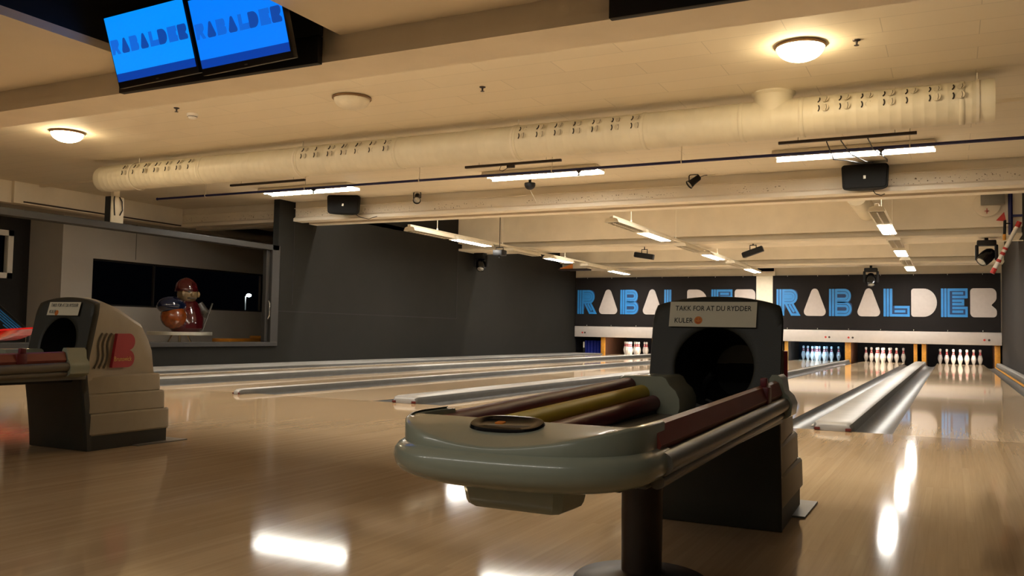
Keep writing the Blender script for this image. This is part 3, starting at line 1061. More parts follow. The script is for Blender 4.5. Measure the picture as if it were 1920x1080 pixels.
    mb.loft([[(.028 + x * sx, YE - .085 + y * sy, z) for x, y in ((-.11, .05), (-.105, -.045), (-.09, -.058), (.09, -.058), (.105, -.045), (.11, .05))] for z, sx, sy in ((.315, .78, .72), (.319, .84, .82), (.326, .87, .88), (.352, .91, 1.0), (.362, .93, 1.0))])
    obj('under_box', mb, M['bumper'], t, True, None, 30)
    # dark oval hand dryer grille with a small orange emblem
    mb = MB()
    ov = [(.074 * math.copysign(abs(math.cos(a)) ** .7, math.cos(a)),   .042 * math.copysign(abs(math.sin(a)) ** .8, math.sin(a))) for a in [2 * PI * k / 36 for k in range(36)]]
    mb.loft([[(x * s, y * s, z) for x, y in ov] for s, z in ((1.0, 0), (1.03, .006), (.97, .014), (.80, .015), (.7, .012))])
    q = obj('blower_grille', mb, M['glossblack'], bp, True)
    q.location = (-.004, YE - .088, .4455)
    q.scale = (.92, .92, 1)
    q.rotation_euler = (R(13), 0, R(4))
    q2 = obj('grille_emblem', MB().prism(rounded([(-.010, -.006), (.006, -.006), (.010, .006), (-.006, .006)], .003), 'z', .0165, .0185), M['orange'], bp)
    q2.location = (-.008, YE - .105, .4425)
    q2.rotation_euler = (R(13), 0, R(4))
    # post under the rack
    obj('post', MB().cyl((0.0, -.74, .012), (0.0, -.74, .355), .050, .053, seg=28), M['post'], t)
    obj('post_base', MB().lathe([(.168, 0), (.170, .006), (.160, .014), (.10, .020), (.062, .026), (.056, .03)], (0.0, -.74, 0), 40), M['post'], t)
    obj('under_frame', MB().box(-.15, .17, YE + .02, -.05, .335, .353, .004), M['dark'], t)
    return t
ball_return((-.877, -3.33, 0), 'grey ball return with ball rack and maroon rails, nearest, in the middle')
ball_return((-4.12, -3.33, 0), 'beige sided ball return with red emblem on the far left')

def notice(loc, wd, ht, lines, label, tilt):
    t = thing('paper_notice', label, 'notice', loc, 0)
    t.rotation_euler = (tilt, 0, 0)
    obj('sheet', MB().box(-wd / 2, wd / 2, -.0012, 0, -ht / 2, ht / 2), M['paper'], t, False)
    toXZ = Matrix(((1, 0, 0, 0), (0, 0, -1, 0), (0, 1, 0, 0), (0, 0, 0, 1)))
    for s, x, z, wt in lines:
        tb = text_bm(s, .0245)
        a, c = width_of(tb)
        tb.xform(Matrix.Translation((x, -.0015, z)) @ toXZ @ Matrix.Diagonal((wt / (c - a), 1, 1, 1)) @ Matrix.Translation((-a, 0, 0)))
        obj('writing', tb, M['ink'], t, False)
    em = obj('smiley', MB().cyl((.0, -.0012, 0), (.0, -.0018, 0), .0135, seg=24), M['orange'], t, False)
    em.location = (-.045, 0, -.021)
    fc = MB()
    for sx in (-1, 1):
        fc.cyl((sx * .005, -.0018, .004), (sx * .005, -.0022, .004), .0018, seg=8)
    fc.tube([(.008 * math.cos(a), -.002, -.001 + .008 * math.sin(a)) for a in [R(q) for q in range(200, 345, 16)]], .0009, 5)
    obj('smiley_face', fc, M['redpaint'], em, False)
NL = [('TAKK FOR AT DU RYDDER', -.125, .012, .252), ('KULER', -.125, -.030, .062)]
notice((-.888, -3.3205, .6875), .288, .086, NL, 'white paper notice taped above the opening of the near ball return', R(-14))
notice((-4.118, -3.3205, .6885), .232, .068, [(a, b_ * .8, c_ * .8, e_ * .8) for a, b_, c_, e_ in NL], 'white paper notice taped above the opening of the far left ball return', R(-14))

# ================================================================== SCREENS UNDER THE NEAR BEAM
def screen_housing(x0, x1, label):
    cx = (x0 + x1) / 2
    t = thing('screen_board', label, 'board', (cx, -1.60, 2.405), 0)
    obj('panel', MB().box(x0 - cx, x1 - cx, 0, .05, 0.0, .19, .004), M['black'], t)
    obj('upper_panel', MB().box(x0 - cx, x1 - cx, .0, .05, .196, .9, .004), M['black'], t)
    return t
screen_housing(-5.94, -4.00, 'black board behind the two blue screens on the near beam')
screen_housing(-1.915, .0, 'black board cut off by the top edge of the photo')

def screen(cx, label, base, wdark, wlight):
    t = thing('wall_screen', label, 'screen', (cx, -1.985, 2.345), 0, 'scoring screens')
    t.rotation_euler = (R(17.5), R(-1.5), R(-1.0))
    W_, H_ = .765, .44
    obj('bezel', MB().box(-W_ / 2 - .014, W_ / 2 + .014, 0, .05, -.045, H_ + .014, .006), M['tvbezel'], t)
    s = obj('picture', MB().box(-W_ / 2, W_ / 2, -.004, .002, .055, H_), M[base], t, False)
    obj('lower_band', MB().box(-W_ / 2, W_ / 2, -.004, .002, 0, .055), M['em_band'], t, False)
    xs = [-.372, -.277, -.182, -.087, .012, .098, .192, .287]
    for ch, x in zip(WORD, xs):
        wd = .086 if ch != 'Q' else .085
        nm = M[wdark] if ch in 'ADQ' else M[wlight]
        obj('screen_letter', letter_mb(ch, x, x + wd, .185, .285, -.0045, True, .0008), nm, s, False)
    obj('maker_mark', MB().box(-.012, .012, -.002, 0, -.030, -.022), M['steel'], t, False)
    return t
screen(-5.085, 'lighter blue screen on the left, showing dark blue letters', 'em_screen1', 'em_word2', 'em_word1')
screen(-4.275, 'deeper blue screen on the right, showing dark blue letters', 'em_screen2', 'em_word2', 'em_word1')

# ================================================================== ON THE CEILING OF THE APPROACH
def globe(x, y, lit, label, z=ZC):
    t = thing('ceiling_lamp', label, 'lamp', (x, y, z), 0, 'round ceiling lamps')
    obj('rim', MB().lathe([(.150, 0), (.178, -.004), (.182, -.018), (.172, -.026), (.166, -.02)], seg=40), M['rim'], t)
    prof = [(.166 * math.cos(a), -.02 - .098 * math.sin(a)) for a in [PI / 2 * k / 10 for k in range(11)]]
    obj('glass_dome', MB().lathe(prof, seg=40), M['em_globe'] if lit else M['globe_off'], t, True, None, 80)
    return t
globe(-1.16, .36, True, 'lit round ceiling lamp at the upper right')
globe(-9.0, .20, True, 'lit round ceiling lamp at the far left')
globe(-5.12, .25, False, 'unlit round ceiling lamp in the middle')
def fluorescent(x0, x1, label):
    cx = (x0 + x1) / 2; h = (x1 - x0) / 2
    t = thing('tube_light', label, 'lamp', (cx, 4.18, ZC - .002), 0, 'tube lights in front of the wide beam')
    obj('housing', MB().box(-h, h, -.16, .16, -.045, 0, .006), M['cream'], t)
    for y in (-.16, .16):
        obj('side_rail', MB().box(-h, h, y - .01, y + .01, -.08, -.03), M['cream'], t, False)
    for y in (-.135, 0, .135):
        n = int(h * 2 / .09)
        pts = [(-h + .02, -.052), (-h + .02, -.054)]
        for q in range(n):
            xx = -h + .03 + (2 * h - .06) * (q + .5) / n
            pts += [(xx - .002, -.054), (xx - .002, -.078), (xx + .002, -.078), (xx + .002, -.054)]
        pts += [(h - .02, -.054), (h - .02, -.052)]
        obj('louvre', MB().prism(pts, 'y', y - .012, y + .012), M['cream'], t, False)
    for y in (-.07, .07):
        obj('tube', MB().cyl((-h + .05, y, -.062), (h - .05, y, -.062), .013, seg=12), M['em_tube'], t)
    obj('reflector', MB().box(-h + .02, h - .02, -.145, .145, -.0485, -.0455), M['em_tube'], t, False)
fluorescent(-2.02, -.33, 'right hand tube light above the wide beam')
fluorescent(-5.82, -4.18, 'middle tube light above the wide beam')
fluorescent(-9.75, -8.05, 'left hand tube light above the wide beam')

def detector(x, y, label, z=ZC):
    t = thing('smoke_detector', label, 'smoke detector', (x, y, z))
    obj('base', MB().lathe([(.0, 0), (.055, 0), (.056, -.02), (.05, -.024), (0, -.024)]), M['white'], t)
    obj('head', MB().lathe([(.0, -.024), (.040, -.026), (.046, -.036), (.036, -.044), (.034, -.05), (.0, -.056)]), M['white'], t)
    obj('vents', MB().lathe([(.0475, -.030), (.0475, -.034), (.044, -.034), (.044, -.03)]), M['dark'], t)
detector(-7.02, .14, 'white smoke detector right of the far left ceiling lamp')
def sprinkler(x, y, label, z=ZC):
    t = thing('sprinkler', label, 'sprinkler', (x, y, z), 0, 'small ceiling sprinklers')
    obj('rosette', MB().lathe([(0, 0), (.028, 0), (.026, -.006), (.012, -.012), (0, -.012)], seg=16), M['brown'], t)
    obj('head', MB().lathe([(0, -.012), (.009, -.012), (.007, -.035), (.018, -.038), (.018, -.041), (0, -.043)], seg=12), M['brown'], t)
sprinkler(-3.84, .42, 'small dark sprinkler between the unlit lamp and the duct')
sprinkler(-.78, .40, 'small dark sprinkler right of the upper right lamp')
sprinkler(-6.98, -.1, 'small sprinkler just below the smoke detector')
sprinkler(-7.3, 2.3, 'small dark sprinkler behind the left part of the duct')
sprinkler(-3.5, 2.9, 'small dark sprinkler behind the middle of the duct')

# ventilation duct
DY, DZ, DR = 1.60, 2.515, .168
t = thing('ventilation_duct', 'long cream spiral duct hanging under the ceiling', 'duct', (-4.87, DY, DZ))
def dx(x): return x + 4.87
mb = MB()
rings = []
def dring(x, r_):
    return [(dx(x), r_ * math.cos(a), r_ * math.sin(a)) for a in [2 * PI * k / 40 for k in range(40)]]
for x, q in ((-10.22, .0), (-10.22, .5), (-10.205, .80), (-10.18, .93), (-10.14, 1.0)):
    rings.append(dring(x, max(.002, DR * q)))
x = -10.06
while x < .05:
    rings += [dring(x - .006, DR), dring(x, DR + .0015), dring(x + .006, DR)]
    x += .085
rings += [dring(.06, DR), dring(.07, DR + .006), dring(.13, DR + .006), dring(.13, DR * .96), dring(.12, DR * .94), dring(.12, .002)]
mb.loft(rings)
obj('pipe', mb, M['duct'], t, True, None, 60)
for x in (-8.31, -6.81, -5.47, -4.05, -2.73, -1.83, -1.32, -0.1):
    obj('joint_ring', MB().loft([dring(x - .02, DR + .002), dring(x - .016, DR + .006), dring(x + .016, DR + .006), dring(x + .02, DR + .002)], True, False), M['duct'], t, True, None, 60)
for x in (-9.5, -6.83, -4.07, 0.01):
    mb = MB()
    mb.loft([dring(x - .012, DR + .004), dring(x - .012, DR + .009), dring(x + .012, DR + .009), dring(x + .012, DR + .004)], True, False)
    mb.cyl((dx(x), 0, DR), (dx(x), 0, ZC - DZ), .006, seg=8)
    obj('hanger', mb, M['cream'], t)
obj('branch_collar', MB().lathe([(.185, ZC - DZ), (.185, ZC - DZ - .012), (.165, ZC - DZ - .03), (.160, .05), (.165, -.02)], (dx(-1.57), 0, 0), 36), M['duct'], t)
nz = None
for gi, (xa, xb) in enumerate(((-9.61, -8.46), (-6.71, -5.59), (-3.98, -2.82), (-1.17, -0.16))):
    for i in range(7):
        for el in (36, 8):
            x = xa + (xb - xa) * i / 6
            if nz is None:
                mb = MB()
                mb.mi = 1
                mb.lathe([(0, 0), (.030, 0), (.030, .003), (.0, .0035)], (.055, 0, 0), 18)
                mb.mi = 0
                mb.tube([(-.004, -.026, .003), (.004, -.009, .003), (.004, .009, .003), (-.003, .026, .003)], .0055, 6)
                mb.tube([(.062, -.026, .004), (.068, 0, .004), (.062, .026, .004)], .002, 5)
                nz = obj('nozzle', mb, [M['slot'], M['nozzle']], t)
                o = nz
            else:
                o = nz.copy(); col.objects.link(o); o.parent = t
            e = R(el)
            o.location = (dx(x), -(DR + .001) * math.cos(e), (DR + .001) * math.sin(e))
            o.rotation_euler = (PI / 2 - e, R(random.uniform(-4, 4)), 0)
            o.rotation_euler = (PI / 2 - e, 0, R(random.uniform(-22, 12)))

# navy sprinkler pipe with hangers and hanging heads
t = thing('sprinkler_pipe', 'long navy blue pipe hanging below the tube lights', 'pipe', (-5.1, 3.4, 2.57))
obj('pipe', MB().tube([(-6.12, 0, .0), (5.98, 0, -.005)], .0165, 14).ball((-6.12, 0, 0), .022), M['bluepipe'], t)
for x in (-10.2, -8.3, -6.4, -4.5, -2.9, -.55):
    obj('pipe_hanger', MB().cyl((x + 5.1, 0, .018), (x + 5.1, 0, ZC - 2.57), .005, seg=8).tube([(x + 5.1 + .0, .022 * math.cos(a), .022 * math.sin(a)) for a in [2 * PI * k / 12 for k in range(13)]], .006, 6), M['cream'], t)
for x in (-8.15, -4.15, -.82):
    obj('sprinkler_head', MB().lathe([(0, 0), (.030, 0), (.034, -.012), (.012, -.03), (.008, -.055), (.02, -.058), (.02, -.062), (0, -.064)], (x + 5.1, 0, -.016), 14), M['brown'], t)
# three dark track bars under the duct
for x0, x1, lab in ((-8.91, -7.63, 'left'), (-5.25, -4.03, 'middle'), (-1.70, -.46, 'right')):
    t = thing('track_bar', 'thin dark brown track bar under the duct, the %s one' % lab, 'track', ((x0 + x1) / 2, 2.6, 2.52), 0, 'dark track bars')
    h = (x1 - x0) / 2
    obj('bar', MB().box(-h, h, -.017, .017, -.014, .014, .003), M['brown'], t)
    obj('hangers', MB().cyl((-h * .7, 0, .014), (-h * .7, 0, ZC - 2.52), .004, seg=6).cyl((h * .7, 0, .014), (h * .7, 0, ZC - 2.52), .004, seg=6), M['cream'], t)
    if lab == 'middle':
        obj('adapter', MB().box(-.06, .03, -.02, .02, -.045, -.014, .004).tube([(-.14, 0, -.01), (-.16, 0, -.06), (-.12, 0, -.075), (-.05, 0, -.04)], .004, 6), M['brown'], t)
o = obj('power_cable', MB().tube([(-1.25, 2.6, 2.500), (-1.22, 2.9, 2.38), (-1.18, 3.6, 2.50), (-1.10, 4.7, 2.66), (-1.02, 5.04, 2.728)], .006, 6).tube([(-1.12, 2.6, 2.500), (-1.07, 3.0, 2.44), (-1.02, 4.0, 2.55), (-1.04, 5.02, 2.728)], .006, 6).tube([(-.88, 2.6, 2.500), (-.88, 3.2, 2.52), (-.84, 4.7, 2.69), (-.86, 5.05, 2.728)], .006, 6), M['cable'])
tag(o, 'black cables looping from the right track bar to the right loudspeaker', 'cable')

# loudspeakers on the wide beam
def loudspeaker(x, z, ang, label, wd=.50, ht=.30):
    t = thing('loudspeaker', label, 'loudspeaker', (x, 5.12, z), R(ang), 'loudspeakers on the wide beam')
    def rr(w_, h_, y, c):
        return [(p[0], y, p[1]) for p in rounded([(-w_ / 2, -h_ / 2 * .96), (w_ / 2, -h_ / 2 * .96), (w_ / 2 * 1.06, h_ / 2), (-w_ / 2 * 1.06, h_ / 2)], c, 5)]
    obj('cabinet', MB().loft([rr(wd, ht, -.10, .04), rr(wd * 1.02, ht * 1.02, -.04, .045), rr(wd * .92, ht * .98, .06, .06), rr(wd * .55, ht * .92, .17, .05)]), M['speaker'], t)
    obj('grille', MB().loft([rr(wd * .96, ht * .94, -.099, .035), rr(wd * .94, ht * .92, -.112, .035), rr(wd * .90, ht * .86, -.116, .03)]), M['speaker'], t)
    obj('badge', MB().box(-.014, .014, -.121, -.115, -.03, .012, .003), M['badge'], t)
    obj('bracket', MB().box(-.03, .03, .12, .25, -.04, .04), M['dark'], t)
    return t
loudspeaker(-8.93, 2.60, 22, 'black loudspeaker on the left half of the wide beam')
loudspeaker(-1.11, 2.56, 0, 'black loudspeaker on the right half of the wide beam')
o = obj('power_cable', MB().tube([(-8.70, 5.12, 2.437), (-8.66, 5.2, 2.40), (-8.58, 5.3, 2.385), (-8.52, 5.33, 2.41), (-8.46, 5.36, 2.43)], .006, 6), M['cable'])
tag(o, 'short black cable hanging from the left loudspeaker', 'cable')
o = obj('power_cable', MB().tube([(-1.02, 5.12, 2.395), (-1.0, 5.2, 2.37), (-.95, 5.34, 2.37), (-.92, 5.5, 2.41)], .006, 6), M['cable'])
tag(o, 'short black cable hanging from the right loudspeaker', 'cable')

def spotlight(x, y, z, az, el, label, up=.09, top=None):
    t = thing('spotlight', label, 'spotlight', (x, y, z), 0, 'black spotlights')
    mx = Matrix.Rotation(az, 4, 'Z') @ Matrix.Rotation(el, 4, 'Y')
    mb = MB().lathe([(0, -.10), (.028, -.10), (.04, -.085), (.045, .02), (.058, .075), (.062, .085), (.055, .085), (.05, .07), (0, .065)], (0, 0, 0), 24, mx)
    obj('can', mb, M['dark'], t)
    obj('lens', MB().lathe([(0, .068), (.05, .071), (.0, .078)], (0, 0, 0), 24, mx), M['lens'], t)
    obj('yoke', MB().tube([(-.065, 0, 0), (-.065, 0, up * .8), (-.05, 0, up), (.05, 0, up), (.065, 0, up * .8), (.065, 0, 0)], .008, 8), M['dark'], t)
    obj('pivot', MB().cyl((-.07, 0, 0), (.07, 0, 0), .006, seg=8), M['dark'], t)
    if top:
        obj('stem', MB().cyl((0, 0, up), (0, 0, top - z), .01, seg=8), M['dark'], t)
    return t
spotlight(-7.60, 5.20, 2.66, R(-60), R(125), 'black spotlight with visible lens right of the left loudspeaker', .10, ZC)
o = spotlight(-3.24, 5.20, 2.66, R(215), R(128), 'black spotlight aimed down left, middle of the wide beam', .09, ZC)
obj('cable', MB().tube([(.02, 0, .06), (.07, .02, .05), (.13, .05, .08), (.17, .1, .09)], .005, 6), M['cable'], o)
obj('junction_box', MB().box(.16, .26, .08, .12, .08, .09), M['cream'], o)
t = thing('pull_cord_dome', 'dark half dome with a hanging cord below the middle tube light', 'ceiling dome', (-5.38, 4.62, ZC - .10))
obj('dome', MB().lathe([(.0, .02), (.075, .02), (.077, 0)] + [(.077 * math.cos(a), -.075 * math.sin(a)) for a in [PI / 2 * k / 8 for k in range(1, 9)]], seg=24), M['dark'], t)
obj('stem', MB().cyl((0, 0, .02), (0, 0, .10), .02, seg=12), M['dark'], t)
obj('cord', MB().cyl((0, 0, -.07), (0, .25, -.24), .003, seg=6), M['cream'], t)

# hanging monitor seen from the side, under the left end of the duct
t = thing('hanging_monitor', 'monitor seen from the side, black edge and cream back, under the left duct end', 'monitor', (-10.38, 1.86, 1.945))
obj('case', MB().box(-.07, .03, 0, .20, 0, .40, .004), M['black'], t)
obj('back_panel', MB().box(.03, .06, .01, .20, .02, .40, .006).box(.03, .055, .06, .14, -.03, .021, .004), M['cream'], t)
obj('cable', MB().tube([(.065, .04, .40), (.07, .03, .34), (.07, .04, .22), (.07, .05, .14)], .009, 7), M['cable'], t)
obj('cable', MB().tube([(.065, .12, .40), (.07, .16, .34), (.07, .17, .22), (.07, .13, .15)], .008, 7), M['cable'], t)
obj('bracket', MB().box(-.02, .03, .05, .15, .40, .803), M['cream'], t)

# ================================================================== LAMP ROWS OVER THE LANES
ROWS = [(-8.28, 'left', 'the left row'), (-4.70, 'middle', 'the middle row'), (-1.05, 'right', 'the right row')]
ZL = 2.27
ORD = ['nearest', 'second', 'farthest']
lampL = lampU = None
for xr, nm, rowname in ROWS:
    t = thing('lamp_track', 'cream track carrying %s of lamps over the lanes' % nm, 'track', (xr, 6.02, ZL + .066), 0, 'lamp tracks over the lanes')
    obj('rail', MB().box(-.028, .028, 0, 10.7, 0, .036, .004), M['cream'], t, False)
    for y in (.9, 3.4, 6.6, 9.6):
        obj('rod', MB().cyl((0, y, .036), (0, y, 3.3 - ZL - .066), .005, seg=8), M['cream'], t)
        obj('rod_joint', MB().cyl((0, y, .036), (0, y, .07), .014, seg=10), M['white'], t)
    for i, y in enumerate((8.18, 12.28, 16.38)):
        lab = 'lit strip lamp, %s lit one in %s over the lanes' % (ORD[i], rowname)
        if lampL is None:
            lampL = thing('strip_lamp', lab, 'lamp', (xr, y, ZL), 0, 'lit strip lamps over the lanes')
            obj('housing', MB().prism([(-.10, .0), (-.105, -.004), (-.11, .0), (-.09, .05), (-.05, .066), (.05, .066), (.09, .05), (.11, 0), (.105, -.004), (.10, 0)], 'y', -.67, .67), M['cream'], lampL, False)
            obj('lens', MB().box(-.085, .085, -.61, .61, -.006, .004), M['em_lane'], lampL, False)
            mb = comb(-.61, .61, 7, -.004, .004, -.007, -.012, .012)
            obj('louvre', mb, M['cream'], lampL, False)
        else:
            dup(lampL, (xr, y, ZL), lab)
    for i, y in enumerate((6.70, 10.40, 14.50)):
        lab = 'unlit strip lamp, %s unlit one in %s over the lanes' % (ORD[i], rowname)
        if lampU is None:
            lampU = thing('strip_lamp', lab, 'lamp', (xr, y, ZL), 0, 'unlit strip lamps over the lanes')
            obj('housing', MB().prism([(-.10, .0), (-.105, -.004), (-.11, .0), (-.09, .05), (-.05, .066), (.05, .066), (.09, .05), (.11, 0), (.105, -.004), (.10, 0)], 'y', -.67, .67), M['cream'], lampU, False)
            obj('reflector', MB().box(-.088, .088, -.63, .63, .002, .008), M['steel'], lampU, False)
            mb = comb(-.63, .63, 14, -.088, .088, .0, -.012, .003)
            obj('louvre', mb, M['cream'], lampU, False)
            obj('tube', MB().cyl((0, -.61, -.004), (0, .61, -.004), .009, seg=10), M['white'], lampU)
        else:
            dup(lampU, (xr, y, ZL), lab)

# show lights
def bar_light(x, y, z, az, el, label, cat='show light'):
    t = thing('show_light', label, cat, (x, y, z), az, 'black show lights')
    q = MB().box(-.20, .20, -.06, .06, -.055, .055, .01)
    q.box(-.215, -.20, -.05, .05, -.045, .045, .004)
    q.xform(Matrix.Rotation(el, 4, 'Y'))
    obj('body', q, M['dark'], t)
    obj('bracket', MB().tube([(-.06, 0, .03), (-.06, 0, .13), (.06, 0, .13), (.06, 0, .03)], .011, 8).cyl((0, 0, .13), (0, 0, .16), .012, seg=8), M['dark'], t)
    return t
def hang(o, z0, top):
    obj('drop_rod', MB().cyl((0, 0, z0), (0, 0, top), .009, seg=8), M['dark'], o)
o = bar_light(-5.86, 11.15, 2.23, 0, R(9), 'flat black show light hanging left of the middle lamp row')
hang(o, .13, .195)
o = bar_light(-3.65, 11.15, 2.26, 0, R(-19), 'tilted black show light hanging right of the middle lamp row')
hang(o, .13, .165)
t = thing('projector', 'small black projector hanging beside the left lamp row', 'projector', (-8.12, 9.0, 2.16))
obj('body', MB().box(-.10, .10, -.10, .12, -.06, .05, .01), M['dark'], t)
obj('bracket', MB().tube([(-.08, 0, .05), (-.08, 0, .10), (.08, 0, .10), (.08, 0, .05)], .009, 8).cyl((0, 0, .1), (0, 0, 1.14), .008, seg=8), M['dark'], t)
obj('stub', MB().cyl((0, 0, -.06), (0, 0, -.11), .015, seg=10), M['dark'], t)

def moving_head(x, y, z, s, rx, rz, label, wall=False):
    t = thing('moving_head_light', label, 'show light', (x, y, z), 0, 'black moving head show lights')
    if wall:
        obj('base', MB().box(-.16 * s, .10 * s, -.11 * s, .11 * s, .10 * s, .30 * s, .02 * s), M['dark'], t)
    else:
        obj('base', MB().box(-.16 * s, .16 * s, -.11 * s, .11 * s, .17 * s, .27 * s, .02 * s), M['dark'], t)
    for q in (-.16, .16):
        obj('yoke_arm', MB().box((q - .03) * s, (q + .03) * s, -.05 * s, .05 * s, -.10 * s, .19 * s, .02 * s), M['dark'], t)
    if not wall:
        obj('stub', MB().cyl((0, 0, .26 * s), (0, 0, ZB + .004 - z), .03, seg=12), M['dark'], t)
    mx = Matrix.Rotation(rz, 4, 'Z') @ Matrix.Rotation(rx, 4, 'X')
    obj('head', MB().lathe([(0, .17 * s), (.07 * s, .16 * s), (.11 * s, .10 * s), (.125 * s, .0), (.12 * s, -.10 * s), (.10 * s, -.16 * s), (.085 * s, -.165 * s), (.08 * s, -.15 * s), (0, -.145 * s)], (0, 0, -.03 * s), 24, mx), M['glossblack'], t)
    obj('lens', MB().lathe([(0, -.175 * s), (.05 * s, -.168 * s), (.08 * s, -.155 * s), (0, -.15 * s)], (0, 0, -.03 * s), 24, mx), M['lens'], t)
    return t
moving_head(-9.95, 11.6, 2.19, .95, R(-38), R(20), 'black moving head light mounted high on the dark left wall', True)
t = moving_head(-1.97, 17.15, 2.10, .95, R(-25), R(10), 'black moving head light above the right hand banner')
t = moving_head(.37, 11.25, 2.12, .95, R(-50), R(-50), 'black moving head light high beside the right wall')

# rusty orange bracket box at the left wall near the pins
t = thing('wall_bracket_box', 'orange and cream box on the left wall at the far beam', 'box', (-9.62, 16.4, 2.40))
obj('cream_box', MB().box(.0, .42, -.1, .25, .0, .16, .006), M['cream'], t)
obj('orange_panel', MB().prism([(-.42, .0), (-.002, .0), (-.002, .14)], 'y', -.08, .2), M['orange'], t, False)
obj('shelf', MB().box(-.46, .42, -.1, .25, -.04, -.002), M['brown'], t, False)

# round ducts between the beams, red and white pole, pipes at the right wall
o = obj('round_duct', MB().cyl((0, -2.0, 0), (0, .0, 0), .165, seg=32), M['duct'], None, True, (-1.56, 10.93, 2.93))
tag(o, 'fat cream pipe running between beams beside the right lamp row', 'duct')
t = thing('round_duct', 'round cream end cap with a red cross on the far beam near the right wall', 'duct', (.366, 10.93, 2.96))
obj('stub', MB().cyl((0, -.10, 0), (0, .0, 0), .205, seg=36), M['duct'], t)
obj('end_cap', MB().lathe([(0, -.112), (.19, -.108), (.212, -.10), (.212, -.085)], (0, 0, 0), 36, Matrix.Rotation(-PI / 2, 4, 'X')), M['ceil_plain'], t)
obj('cross_handle', MB().box(-.035, .035, -.126, -.110, -.125, -.115).box(-.005, .005, -.126, -.110, -.165, -.075), M['redpaint'], t)
t = thing('grey_box', 'grey metal box in front of the round end cap near the right wall', 'box', (.44, 10.70, 2.95))
obj('case', MB().box(-.17, .19, -.08, .08, -.02, .24, .01), M['steel'], t)
obj('hanger', MB().cyl((0, 0, .24), (0, 0, .35), .012, seg=8), M['cream'], t)
t = thing('barrier_pole', 'red and white banded pole slanting beside the right wall', 'pole', (.43, 10.6, 1.75))
P0, P1 = Vector((0, 0, 0)), Vector((.41, 0, .86))
obj('white_pole', MB().tube([P0, P1], .034, 16), M['white'], t)
for f0, f1 in ((.0, .10), (.22, .27), (.36, .41), (.46, .50), (.90, 1.0)):
    obj('red_band', MB().tube([P0.lerp(P1, f0), P0.lerp(P1, f1)], .039, 16), M['redpaint'], t)
obj('wall_bracket', MB().tube([(.26, 0, .545), (.46, 0, .545)], .010, 8), M['cream'], t)
t = thing('wall_pipe', 'dark blue upright pipe beside the right wall', 'pipe', (.72, 10.85, 2.425))
obj('pipe', MB().cyl((0, 0, 0), (0, 0, .86), .036, seg=14), M['bluepipe'], t)
obj('bracket', MB().box(.0, .18, -.02, .02, .30, .34), M['bluepipe'], t)
t = thing('warning_flag', 'red and yellow tag hanging left of the blue pipe at the right wall', 'flag', (.62, 10.72, 2.30))
obj('red_flag', MB().prism([(-.12, .36), (.0, .50), (.03, .34)], 'y', -.012, .012), M['redpaint'], t, False)
obj('handle', MB().cyl((0, 0, .02), (.01, 0, .36), .022, seg=12), M['dark'], t)
obj('yellow_band', MB().cyl((0, 0, .02), (.002, 0, .12), .026, seg=12), M['yellow'], t)
obj('hook', MB().tube([(.01, 0, .30), (.05, .06, .31), (.10, .11, .31)], .010, 8), M['dark'], t)

# ================================================================== SIDE ROOM
t = thing('round_table', 'round table with shiny metal rim in the side room', 'table', (-11.5, 4.2, 0))
obj('tabletop', MB().lathe([(0, .455), (.50, .455), (.505, .46), (.505, .505), (.50, .51), (0, .51)], seg=48), M['badge'], t)
for k in range(4):
    a = R(45 + 90 * k)
    obj('leg', MB().tube([(.12 * math.cos(a), .12 * math.sin(a), .455), (.34 * math.cos(a), .34 * math.sin(a), 0.0)], .014, 8), M['chrome'], t)
t = thing('statuette', 'glazed figure in a dark red cap and coat on the round table', 'statue', (-11.5, 4.25, .51))
mb = MB()
mb.lathe([(0, 0), (.22, 0), (.27, .06), (.27, .22), (.22, .38), (.17, .48), (.10, .54), (0, .55)], (0, .08, 0), 28)
obj('coat', mb, M['statue_red'], t)
mb = MB().ball((.02, .06, .62), .165, .165, .17)
mb.ball((.18, .02, .61), .035, .03, .035)
for s in (-1, 1):
    mb.ball((.10, .06 + s * .16, .62), .03, .03, .05)
obj('head', mb, M['statue_face'], t)
obj('eyes', MB().ball((.155, -.03, .66), .02, .024, .018, 10).ball((.155, .11, .66), .02, .024, .018, 10).box(.13, .19, -.04, .10, .545, .56), M['statue_grey'], t)
mb = MB()
mb.lathe([(.182, 0), (.190, .02), (.182, .06), (.155, .14), (.10, .20), (.03, .23), (0, .235)], (.0, .05, .66), 28)
obj('cap', mb, M['statue_red'], t)
mb = MB().ball((-.02, -.22, .42), .20, .26, .15)
obj('blue_bundle', mb, M['statue_blue'], t)
obj('orange_bag', MB().ball((.02, -.20, .24), .20, .22, .20), M['statue_orange'], t)
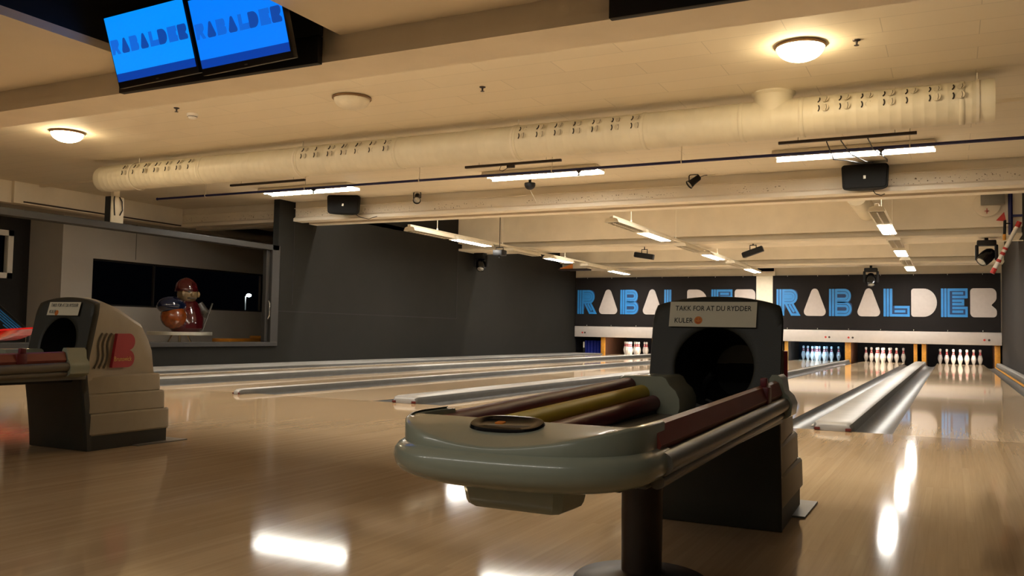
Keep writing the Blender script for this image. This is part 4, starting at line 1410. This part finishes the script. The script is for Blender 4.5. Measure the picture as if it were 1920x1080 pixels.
obj('arm', MB().tube([(.05, .28, .46), (.12, .34, .34), (.20, .32, .28)], [.075, .07, .055], 12), M['statue_grey'], t)
obj('staff', MB().tube([(.22, .22, .01), (.22, .42, .48)], .012, 8), M['statue_grey'], t)
o = obj('low_bench', MB().box(-.2, .2, -.55, .45, .34, .40, .01).box(-.2, .2, .36, .45, .40, .45, .01).box(-.15, .15, -.5, -.4, 0, .34).box(-.15, .15, .3, .4, 0, .34), M['benchorange'], None, True, (-11.5, 5.65, 0))
tag(o, 'orange low bench seen through the opening to the side room', 'bench')
t = thing('plastic_seat', 'red glossy curved plastic seat at the left edge', 'seat', (-9.02, -.5, -.002))
mb = MB()
rings = []
for k in range(15):
    a = k / 14
    x = -.42 + .84 * a
    zz = .40 + .13 * abs(2 * a - 1) ** 1.5
    rings.append([(x, -.22, zz + .0), (x, .22, zz + .03), (x, .24, zz + .06), (x, .20, zz + .045), (x, -.20, zz + .018), (x, -.24, zz + .012)])
mb.loft(rings)
obj('shell', mb, M['red'], t, True, None, 60)
obj('foot', MB().cyl((0, 0, 0), (0, 0, .41), .03, seg=14).lathe([(.2, 0), (.2, .012), (.03, .03)], (0, 0, 0), 28), M['dark'], t)
t = thing('blue_bar_rack', 'slanted rack of blue bars at the left edge', 'rack', (-11.15, 1.2, -.002))
for k in range(6):
    obj('bar', MB().tube([(-.95 + .12 * k, 0, 1.08 - .10 * k), (.06 - .05 * k, .05, .52 - .01 * k)], .008, 8), M['bluebar'], t)
obj('frame', MB().tube([(-1.0, 0, .0), (-1.0, 0, 1.13), (.10, .05, .50), (.10, .05, 0)], .02, 8), M['dark'], t)

# street lamp outside the long window
t = thing('street_lamp', 'bright street lamp seen through the long window at night', 'street lamp', (-30.0, 25.05, -.12))
obj('pole', MB().cyl((0, 0, -1), (0, 0, 2.15), .035, seg=12), M['white'], t)
obj('arm', MB().tube([(0, 0, 2.1), (.04, .04, 2.2), (.10, .06, 2.22)], .03, 8), M['white'], t)
obj('lamp_head', MB().ball((.14, .08, 2.20), .12, .12, .08), M['em_street'], t)
